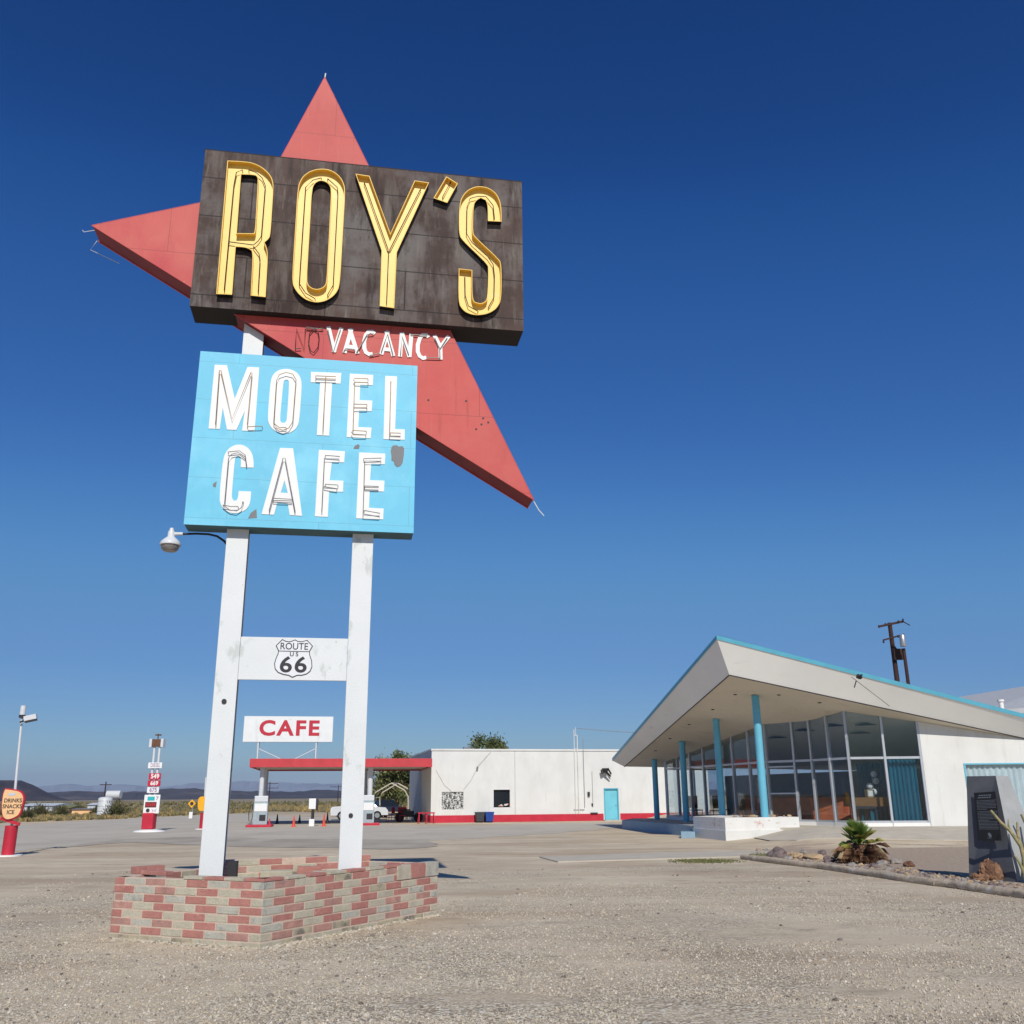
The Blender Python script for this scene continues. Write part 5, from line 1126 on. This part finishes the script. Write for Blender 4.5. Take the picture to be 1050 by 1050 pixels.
# ------------------------------------------------------------------ light pole with drinks sign, far left
def pole_sign(base, lean, H, label, rzp):
    t = thing('light_pole', base, label, 'light pole'); b0 = Vector(base)
    m = MB(); m.tube(b0+Vector((0,0,.86)), b0+Vector((lean[0],lean[1],H)), .045, .035, n=10); m.build('pole', MT['lampwhite'], t)
    m = MB(); m.tube(b0+Vector((0,0,.04)), b0+Vector((0,0,.90)), .185, n=22); m.build('drum', MT['red'], t, bevel=.01)
    m = MB(); m.tube(b0+Vector((0,0,-.02)), b0+Vector((0,0,.045)), .42, n=24); m.build('pad', MT['letter'], t)
    return t
bL = Vector((-15.62,30.8,0)); topL = atY(22.5,736,30.8)
t = pole_sign(tuple(bL), (topL.x-bL.x, 0), topL.z, 'white light pole standing in a red drum at the far left of the yard', 0)
m = MB(); q = topL
m.tube(q+Vector((0,0,.08)), q+Vector((0,0,.38)), .085, n=12); m.tube(q+Vector((0,0,.0)), q+Vector((0,0,.09)), .10, n=10, mi=1)
m.build('lamp_head', [MT['lampwhite'], MT['black_text']], t)
m = MB(lm(q+Vector((.30,-.05,-.08)), .3, 0, -.25)); m.bx(-.16,.20,-.12,.12,0,.15); m.bx(-.15,.19,-.11,.11,-.05,-.001,1); m.tube((-.3,0,0),(-.1,0,.05),.03,mi=1); m.build('lamp_head', [MT['lampwhite'], MT['black_text']], t)
ds = thing('drinks_sign', tuple(bL+Vector((-.05,-.10,1.0))), 'peach palette-shaped sign with black letters reading DRINKS SNACKS ICE on the light pole', 'sign')
px = [(6,809.5),(19,811),(23,814),(24.5,819),(22.5,827),(21,833),(18,837),(9,840.5),(5,839),(3,835),(2.7,825),(4,814)]
lp = [(atY(u,v,30.6).x, atY(u,v,30.6).z) for u, v in px]; lp = smooth_loop(lp, 2, 70)
m = MB(); m.plate(lp, 30.56, 30.59); m.plate(offset_loop(lp, -.035), 30.592, 30.68, mi=1); m.build('panel', [MT['peach'], MT['red']], ds)
m = MB()
for tx, u, v, h, b_ in (('DRINKS',13.2,821,.115,.01),('SNACKS',12.4,827,.115,.01),('ICE',10.6,833,.115,.01)):
    q = atY(u,v,30.55); m.text(tx, q.x, q.z, h, 30.555, bold=b_+.012, sx=.98)
m.build('lettering', MT['black_text'], ds)
m = MB(); q = atY(12,814.5,30.55); m.plate([(q.x-.13,q.z-.02),(q.x-.05,q.z-.05),(q.x+.1,q.z-.03),(q.x+.14,q.z+.02),(q.x+.02,q.z+.05),(q.x-.08,q.z+.03)], 30.552, 30.558); m.build('worn_emblem', MT['shed'], ds)
m = MB(lm(bL+Vector((.02,-.14,1.02)), 0, 0, .30)); m.bx(-.33,.30,-.03,.03,-.04,.05); m.build('arrow_bar', MT['red'], ds)
# second light pole with yellow sign, half hidden by the left post
b2 = atY(208,846,56); q = atY(211,797,56)
t = pole_sign((b2.x,56,0), (q.x-b2.x,0), q.z, 'white light pole in a red drum half hidden behind the left sign post', 0)
ys = thing('yellow_sign', (b2.x-.2,55.7,.9), 'yellow rounded sign on the pole behind the left sign post', 'sign')
lp = smooth_loop([(atY(u,v,55.8).x, atY(u,v,55.8).z) for u, v in ((204,818),(207,816.5),(211,817),(212,824),(211,831),(206,832),(203,830),(203,822))], 2, 70)
m = MB(); m.plate(lp, 55.76, 55.84); m.build('panel', MT['yellowsign'], ys)

# ------------------------------------------------------------------ fuel price sign
GY = 52.5; b0 = atY(153, 853, GY); t = thing('price_sign', (b0.x, GY, 0), 'tall narrow fuel price sign on twin white poles over a red base', 'sign')
def G(u, v): q = atY(u, v, GY); return q.x, q.z
m = MB(); m.lathe((b0.x,GY,-.02), [(.80,0),(.78,.08),(.3,.15)], 30); m.build('pad', MT['letter'], t)
m = MB(); m.bx(b0.x-.36, b0.x+.24, GY-.28, GY+.28, .14, .96); m.build('drum', MT['red'], t, bevel=.05)
xa, xb = G(150.5,835)[0], G(158.0,835)[0]
for x0_, (u, v) in ((b0.x-.16,(158.3,765)), (b0.x+.12,(164.3,765))):
    x1_, z1_ = G(u, v); x1_ = x0_; m = MB(); m.tube((x0_,GY,.95),(x1_,GY,z1_),.065,n=10); m.build('pole', MT['lampwhite'], t)
def panel(u0,u1,v0,v1,mt_,dy=0.0):
    (x0_,z1_), (x1_,z0_) = G(u0,v0), G(u1,v1); m = MB(); m.bx(x0_,x1_,GY-.16-dy,GY-.10,z0_,z1_); return m.build('panel', MT[mt_], t, bevel=.005), (x0_+x1_)/2, (z0_+z1_)/2, x1_-x0_, z1_-z0_
def ptext(par, tx, cx_, cz_, h, mt_, sx=1.0, bold=.03): m = MB(); m.text(tx, cx_, cz_, h, GY-.164, bold=bold, sx=sx); m.build('lettering', MT[mt_], par)
MT['teal_text'] = mat('teal_sign_paint', (.03,.42,.45), .6, .05); MT['brown'] = mat('brown_sign_paint', (.14,.03,.02), .6, .1); MT['purple'] = mat('mauve_sign_paint', (.30,.20,.34), .6, .1)
o_, cx_, cz_, ww, hh = panel(149.5,163.7,815,834,'letter')
m = MB(); m.bx(cx_-.24,cx_+.14,GY-.170,GY-.162,cz_+.18,cz_+.38); m.build('teal_block', MT['teal_text'], o_)
ptext(o_, '7', cx_+.27, cz_+.28, .18, 'purple')
m = MB(); m.bx(cx_-.34,cx_+.26,GY-.170,GY-.162,cz_-.17,cz_+.11); m.build('brown_block', MT['brown'], o_)
m = MB()
for i in range(5): m.bx(cx_-.27+i*.10, cx_-.21+i*.10, GY-.175, GY-.1705, cz_-.10, cz_+.04)
m.build('worn_marks', MT['red'], o_)
m = MB(); m.tube((cx_-.17,GY-.172,cz_-.32),(cx_-.17,GY-.162,cz_-.32),.10,n=14); m.build('emblem', MT['black_text'], o_)
m = MB(); m.path([(cx_+.05,GY-.166,cz_-.26),(cx_+.10,GY-.166,cz_-.38),(cx_+.16,GY-.166,cz_-.29),(cx_+.22,GY-.166,cz_-.40),(cx_+.27,GY-.166,cz_-.24)],.015,5); m.build('worn_marks', MT['purple'], o_)
for (u0,u1,v0,v1,mt_,tx,tm) in ((152.2,163.6,807.2,813,'letter','675','purple'),(152.8,165,800.3,806.2,'red','669','letter'),(154,165.4,793,799.4,'red','549','letter'),(153.3,166.8,782,787.7,'letter','DIESEL','purple')):
    o_, cx_, cz_, ww, hh = panel(u0,u1,v0,v1,mt_); ptext(o_, tx, cx_+.02, cz_, hh*.68, tm, .95 if tx != 'DIESEL' else .62, .03 if tx != 'DIESEL' else .01)
x0_, z0_ = G(161.5,762)
m = MB()
m.bx(x0_-.38,x0_-.24,GY-.2,GY+.2,z0_-.22,z0_+.22); m.bx(x0_+.24,x0_+.38,GY-.2,GY+.2,z0_-.22,z0_+.22); m.bx(x0_-.24,x0_+.24,GY-.16,GY+.16,z0_-.18,z0_+.20,1); m.tube((x0_,GY,z0_+.2),(x0_,GY,z0_+.5),.03,mi=1); m.bx(x0_-.14,x0_+.14,GY-.1,GY+.1,z0_+.40,z0_+.47,1)
m.build('lamp_head', [MT['lampwhite'], MT['stump']], t, bevel=.01)

# ------------------------------------------------------------------ power poles behind the lobby
PY = 70; q = atY(912.3,640,PY); w1 = thing('power_pole', (28.6,PY,0), 'tall dark wooden power pole with two crossarms behind the lobby roof', 'pole')
m = MB(); m.tube((q.x+.1,PY,0),(q.x,PY,q.z+.1),.24,.15,n=12); m.build('pole', MT['wood'], w1)
m = MB(); m.hexa(*[[(q.x-.95,PY-.3,q.z-.30+d),(q.x+1.05,PY-.1,q.z+.12+d),(q.x+1.05,PY+.05,q.z+.12+d),(q.x-.95,PY-.15,q.z-.30+d)] for d in (0,.16)]); m.tube((q.x+1.0,PY,q.z+.2),(q.x+1.5,PY,q.z-.10),.04); m.build('crossarm', MT['wood'], w1)
m = MB(); m.hexa(*[[(q.x-.75,PY-.3,q.z-1.30+d),(q.x+.95,PY-.1,q.z-.85+d),(q.x+.95,PY+.0,q.z-.85+d),(q.x-.75,PY-.2,q.z-1.30+d)] for d in (0,.12)]); m.build('crossarm', MT['wood'], w1)
m = MB()
for dx, dz in ((-.7,-1.35),(.45,-.95),(.85,-.85),(-.9,-.2),(-.4,-.05),(.6,.15),(.95,.28)): m.lathe((q.x+dx,PY-.2,q.z+dz-.1), [(.05,0),(.08,.05),(.05,.1),(.08,.14),(.04,.2)], 8)
m.build('insulator', MT['black_text'], w1)
m = MB(); m.bx(q.x-.12,q.x+.55,PY-.45,PY-.1,q.z-2.7,q.z-1.9); m.tube((q.x+.15,PY-.3,q.z-1.9),(q.x-.1,PY-.3,q.z-1.5),.05); m.build('switch_box', MT['wood'], w1)
m = MB(); m.path([(q.x+.5,PY-.1,q.z-3.1),(q.x+.8,PY-.1,q.z-3.3),(q.x+.78,PY-.1,q.z-4.2),(q.x+.4,PY-.1,q.z-4.4)],.03); m.build('conduit', MT['metal'], w1)
q2 = atY(926.5,665,PY-1); w2 = thing('power_pole', (q2.x,PY-1,0), 'shorter thin dark pole carrying a grey transformer right of the taller power pole', 'pole')
m = MB(); m.tube((q2.x+.1,PY-1,0),(q2.x,PY-1,q2.z),.13,.12,n=10); m.build('pole', MT['wood'], w2)
m = MB(); tx_ = atY(924,657,PY-1); m.lathe((tx_.x,PY-1.3,tx_.z-.05), [(.19,-.42),(.21,-.38),(.21,.38),(.15,.46)], 16); m.build('transformer', MT['metal'], w2)
wr = MB(); top = Vector((q.x+.9,PY,q.z+.25))
# building behind, upper right
MT['roofpale'] = mat('pale_metal_roof', (.42,.43,.44), .6, .08, 2)
bbk = thing('back_building', (36,60,0), 'grey metal-roofed building behind the right end of the lobby roof', 'building')
e0 = atY(1013,729,58); r0 = atY(1050,711.5,60); r1 = atY(1120,704,60)
m = MB(); m.bx(e0.x-.2, e0.x+14, 59, 68, 0, e0.z-.1); m.build('wall', MT['wallwhite'], bbk)
m = MB(); rz0 = e0.z; m.hexa([(e0.x-.5,58,rz0-.15),(e0.x+14,58,rz0-.15),(e0.x+14,70,rz0-.15),(e0.x-.5,70,rz0-.15)],[(e0.x-.5,58,rz0),(e0.x+14,58,rz0+.9),(e0.x+14,70,rz0+3.5),(e0.x+1.2,70,rz0+1.6)]); m.build('roof', MT['roofpale'], bbk)
v0_ = atY(1036,732,57); v1_ = atY(1037,718,57)
m = MB(); m.tube((v0_.x,57.9,v0_.z-.5),(v0_.x,57.9,v1_.z),.14,n=12); m.tube((v0_.x,57.9,v1_.z),(v0_.x,57.9,v1_.z+.12),.20,n=12); m.build('vent_pipe', MT['letter'], bbk)

# ------------------------------------------------------------------ monument, palm, stumps, kerb
MT['moncon'] = mat('monument_concrete', (.36,.37,.37), .85, .1, 4, .2, 30)
mo = thing('stone_monument', (9.6,19.7,0), 'dark grey tapering monument with a black plaque and pale concrete side', 'monument')
A = Vector((9.12,20.25,-.05)); B = Vector((9.62,19.32,-.05)); dd = Vector((.93,.37,0)); C = B+dd*1.0; D = A+dd*1.0
At = atY(991,796,19.95); Bt = atY(1021,795.5,19.55); Ct = Bt+dd*.34; Dt = At+dd*.34
m = MB(); m.add([A,B,C,D,At,Bt,Ct,Dt], [(0,3,2,1),(4,5,6,7),(1,2,6,5),(2,3,7,6),(3,0,4,7)], 0); m.add([A,B,Bt,At], [(0,1,2,3)], 1)
m.build('body', [MT['moncon'], MT['slate']], mo, bevel=.012)
def face(u, v, n_=.012):   # point on the dark face
    d = ray(u, v); O = Vector((0,0,CAM_H)); nn_ = (B-A).cross(At-A).normalized()
    if nn_.dot(O-A) < 0: nn_ = -nn_
    t_ = ((A+nn_*n_)-O).dot(nn_)/d.dot(nn_); return O+d*t_
m = MB(); F0 = [face(998.5,813), face(1020.5,811.5), face(1027,862), face(1003,861.5)]; F1 = [face(998.5,813,.001), face(1020.5,811.5,.001), face(1027,862,.001), face(1003,861.5,.001)]
m.add(F0+F1, [(0,3,2,1),(0,1,5,4),(1,2,6,5),(2,3,7,6),(3,0,4,7)]); pq = m.build('plaque', MT['plaque'], mo)
def fq(s_, t_): a = F0[0].lerp(F0[1], s_); b_ = F0[3].lerp(F0[2], s_); return a.lerp(b_, t_)
nn_ = (F0[1]-F0[0]).cross(F0[3]-F0[0]).normalized(); nn_ = nn_ if nn_.dot(Vector((0,0,CAM_H))-A) > 0 else -nn_
m = MB(); rr = random.Random(6)
def dash(s0, s1, t0, t1): m.add([fq(s0,t0)+nn_*.003, fq(s1,t0)+nn_*.003, fq(s1,t1)+nn_*.003, fq(s0,t1)+nn_*.003], [(0,1,2,3)])
for r in range(2):
    s_ = .22-.05*r
    while s_ < .78: w_ = rr.uniform(.05,.10); dash(s_, s_+w_, .055+.045*r, .078+.045*r); s_ += w_+.025
for r in range(20):
    t0 = .17+r*.030+(.02 if r > 6 else 0); s_ = .10; lim = .92 if r not in (6,13) else .5
    while s_ < lim: w_ = rr.uniform(.03,.10); dash(s_, s_+w_, t0, t0+.010); s_ += w_+.022
dash(.46,.56,.845,.90); dash(.49,.60,.87,.93); dash(.42,.60,.945,.955)
m.build('inscription', MT['plaque_txt'], pq)
# palm
pc = Vector((8.62,25.0,.0)); pa = thing('young_palm', tuple(pc), 'young fan palm with green top leaves above a heap of dead brown fronds', 'palm')
rr = random.Random(8)
def fan(m, base, dirv, stem, L, n, spread, mi, droop=.15, wd=.035):
    d = Vector(dirv).normalized(); hub = base+d*stem; m.tube(base, hub, .012, .008, n=5, mi=mi); side = d.cross(Vector((0,0,1)))
    if side.length < .1: side = Vector((1,0,0))
    side.normalize(); upv = side.cross(d)
    for i in range(n):
        a = -spread+2*spread*i/(n-1); dv_ = d*math.cos(a)+side*math.sin(a); l = L*(.75+.25*math.cos(a))*rr.uniform(.9,1.05)
        p1 = hub+dv_*l*.6+upv*.02; p2 = hub+dv_*l-Vector((0,0,droop*l)); s2 = d.cross(dv_).cross(dv_); s2 = (side*math.cos(a)-d*math.sin(a))*wd*.5
        m.add([hub-s2*.25, hub+s2*.25, p1+s2, p2, p1-s2], [(0,1,2,3,4)], mi)
m = MB(); core = pc+Vector((0,0,.42))
for i in range(34):
    a = i*2.4; e = rr.uniform(.45,1.45); fan(m, core, (math.cos(a)*math.cos(e), math.sin(a)*math.cos(e), math.sin(e)), rr.uniform(.06,.26), rr.uniform(.34,.52), 11, .42, 0 if i % 5 else 1, rr.uniform(-.02,.08), .018)
for i in range(9):
    a = i*.7+.3; e = rr.uniform(.0,.45); fan(m, core-Vector((0,0,.08)), (math.cos(a)*math.cos(e), math.sin(a)*math.cos(e)*.7, math.sin(e)), rr.uniform(.22,.38), rr.uniform(.25,.36), 13, .6, 1 if i % 3 else 0, .35, .02)
m.build('leaves', [MT['frond'], MT['frond2']], pa)
m = MB()
for i in range(90):
    a = rr.random()*6.28; e = rr.uniform(-.6,.12); bs = core+Vector((math.cos(a)*.12, math.sin(a)*.12, rr.uniform(-.18,.0))); fan(m, bs, (math.cos(a)*math.cos(e), math.sin(a)*math.cos(e), math.sin(e)), rr.uniform(.10,.34), rr.uniform(.24,.38), 9, .5, rr.choice((0,0,0,1)), rr.uniform(.2,.5), .045)
for v_ in range(len(m.v)):
    if m.v[v_].z < .015: m.v[v_].z = .015+rr.random()*.03
m.build('dead_fronds', [MT['deadfrond'], MT['deadfrond2']], pa)
m = MB(); m.tube(pc, core, .20, .14, n=12); 
for i in range(40):
    a = rr.random()*6.28; z = rr.uniform(.02,.42); m.rock(pc+Vector((math.cos(a)*.22, math.sin(a)*.22, z)), .09, 0, rr)
m.build('trunk', MT['stump'], pa)
# stones of the bed edge
def rock_at(u, v, r, mt_, label, grp='stones edging the gravel bed', sq=(1,1,.7)):
    p = gp(u, v); m = MB(); m.rock((p.x, p.y, r*.28+zt(p.x,p.y)), r, 0, random.Random(int(u*7+v)), sq, .22); ob = m.build('stone', MT[mt_], loc=(p.x, p.y, 0), bevel=.01); tag(ob, label, 'stone', grp)
rock_at(797,880,.27,'rock_dark','large purple-brown stone at the left end of the gravel bed')
rock_at(808,882,.12,'rock_grey','small grey stone touching the large purple-brown stone')
rock_at(817,880,.18,'rock_tan','tan flat stone second from the big purple one', sq=(1.3,1,.45))
rock_at(833,881,.20,'rock_tan','pale tan slab-like stone midway between the big purple stone and the palm', sq=(1.4,1,.4))
rock_at(843,877,.13,'rock_dark','dark stone behind the pale tan slab stone')
rock_at(824,876,.12,'rock_grey','grey stone in the rear row left of the palm')
rock_at(850,884,.14,'rock_dark','dark stone at the left foot of the palm')
rock_at(905,887,.12,'rock_grey','grey stone just right of the palm')
rock_at(918,886,.13,'rock_grey','grey stone furthest right of the palm')
rock_at(897,890,.11,'rock_dark','small dark stone in front of the right side of the palm')
rock_at(873,890,.13,'rock_grey','small grey stone right in front of the palm')
rock_at(932,889,.13,'stump','small brown lump at the left end of the monument shadow','lumps near the monument')
m = MB(); rr = random.Random(12)
for i in range(1300):
    u = rr.uniform(775,1048); v0 = 876+(u-775)*.13; v = v0+rr.uniform(-6, 12+(u-775)*.05); p = gp(u, min(v, 879+(u-765)*.135)); m.rock((p.x,p.y,zt(p.x,p.y)+.01), rr.uniform(.015,.06), rr.randrange(3), rr)
tag(m.build('bed_pebbles', [MT['rock_grey'], MT['rock_tan'], MT['rock_dark']]), 'scattered pebbles and rock chips in the brown gravel bed', 'pebbles', kind='stuff')
# timber kerb
kp = [gp(u, v) for u, v in ((762,881),(800,886),(843,891),(885,897),(926,903.5),(962,908.5),(995,913),(1025,917.5),(1058,922),(1090,926))]
lab = ['bleached white end of the timber kerb below the purple stone','weathered timber kerb running below the palm','right-hand timber of the gravel bed kerb in front of the monument']
for k, (a, b_) in enumerate(((0,2),(2,5),(5,9))):
    m = MB(); rr = random.Random(k); seg = kp[a:b_+1]
    pts = []
    for p, q in zip(seg[:-1], seg[1:]):
        for j in range(16): pts.append(p.lerp(q, j/16))
    pts.append(seg[-1]); o_ = rr.uniform(0, 50); fx = []
    for i, p in enumerate(pts):
        fx.append(p+Vector((mnoise.noise(Vector((i*.08, o_, 0)))*.04, mnoise.noise(Vector((i*.08, o_, 5)))*.05, .055+mnoise.noise(Vector((i*.1, o_, 9)))*.018)))
    rads = [[.080*(1+.22*mnoise.noise(Vector((i*.13, k_*1.1, o_)))+.14*mnoise.noise(Vector((i*.6, k_*2.3, o_)))) for k_ in range(14)] for i in range(len(fx))]
    m.sweep(fx, rads, 14)
    tag(m.build('timber_kerb', MT['drift'] if k else MT['drift'], loc=tuple(seg[0])), lab[k], 'kerb timber', 'timbers edging the gravel bed')
# stump in front of the monument
sp = gp(1017,903.5); m = MB(); rr = random.Random(3)
for i in range(26): a = rr.random()*6.28; r = rr.random()*.16; m.rock(sp+Vector((math.cos(a)*r-.03, math.sin(a)*r*.6, rr.uniform(.03,.34)*(1-r*3))), rr.uniform(.08,.16), rr.randrange(2), rr, (.7,.7,1.2), .3)
for i in range(12): a = rr.random()*6.28; r = rr.random()*.10; m.rock(sp+Vector((.26+math.cos(a)*r, math.sin(a)*r*.6, rr.uniform(.03,.20))), rr.uniform(.05,.10), rr.randrange(2), rr, (.7,.7,1.2), .3)
for i in range(8): m.rock(sp+Vector((-.24+rr.uniform(-.08,.08), rr.uniform(-.05,.05), rr.uniform(.02,.10))), .08, 1, rr)
tag(m.build('tree_stump', [MT['stump'], MT['deadfrond']], loc=tuple(sp)), 'knobbly red-brown rotted stump at the foot of the monument', 'stump')
# cactus
cb = gp(1052,906); ca = thing('dead_cactus', tuple(cb), 'dry branching cactus with yellow-brown stems at the right edge in front of the monument', 'cactus')
def stem(pts, r): 
    m = MB(); 
    for i in range(len(pts)-1):
        r0 = r*(1-.55*i/(len(pts)-1)); r1 = r*(1-.55*(i+1)/(len(pts)-1)); m.tube(pts[i], pts[i+1], r0, r1, n=8)
    m.build('stem', MT['cactus'], ca, smooth=True)
Yc = cb.y
def cpt(u, v, dy=0): return atY(u, v, Yc+dy)
stem([cpt(1053,907), cpt(1050,880), cpt(1047,868), cpt(1036,852), cpt(1026,843), cpt(1016,831)], .05)
stem([cpt(1047,868), cpt(1044,858), cpt(1043,843)], .042)
stem([cpt(1053,907), cpt(1049,892), cpt(1045,884), cpt(1040,877)], .04)
stem([cpt(1054,905,.1), cpt(1056,870,.1), cpt(1054,850,.1), cpt(1047,835,.1)], .045)
stem([cpt(1055,905,-.1), cpt(1060,880,-.1), cpt(1064,850,-.1), cpt(1062,825,-.1)], .05)
stem([cpt(1036,852), cpt(1034,846), cpt(1034,840)], .022)
# green weeds by the concrete strip
m = MB(); rr = random.Random(14)
for i in range(1500):
    u = rr.gauss(722,17); v = rr.gauss(883.2,1.0)
    if not 684 < u < 765: continue
    p = gp(u, v); 
    for j in range(2): a = rr.random()*6.28; m.blade(p, p+Vector((math.cos(a)*.03, math.sin(a)*.03, rr.uniform(.015,.04))), .015, rr.randrange(2))
for i in range(500):
    p = gp(rr.uniform(768,796), rr.gauss(879,1)); a = rr.random()*6.28; m.blade(p, p+Vector((math.cos(a)*.04, math.sin(a)*.04, rr.uniform(.03,.10))), .02, rr.randrange(2))
MT['weed'] = mat('dry_green_weed', (.12,.14,.04), .8, .3, 5); MT['weed2'] = mat('olive_weed', (.20,.19,.08), .8, .3, 5)
tag(m.build('weeds', [MT['weed'], MT['weed2']]), 'low green weeds along the front of the concrete strip', 'weeds', kind='stuff')
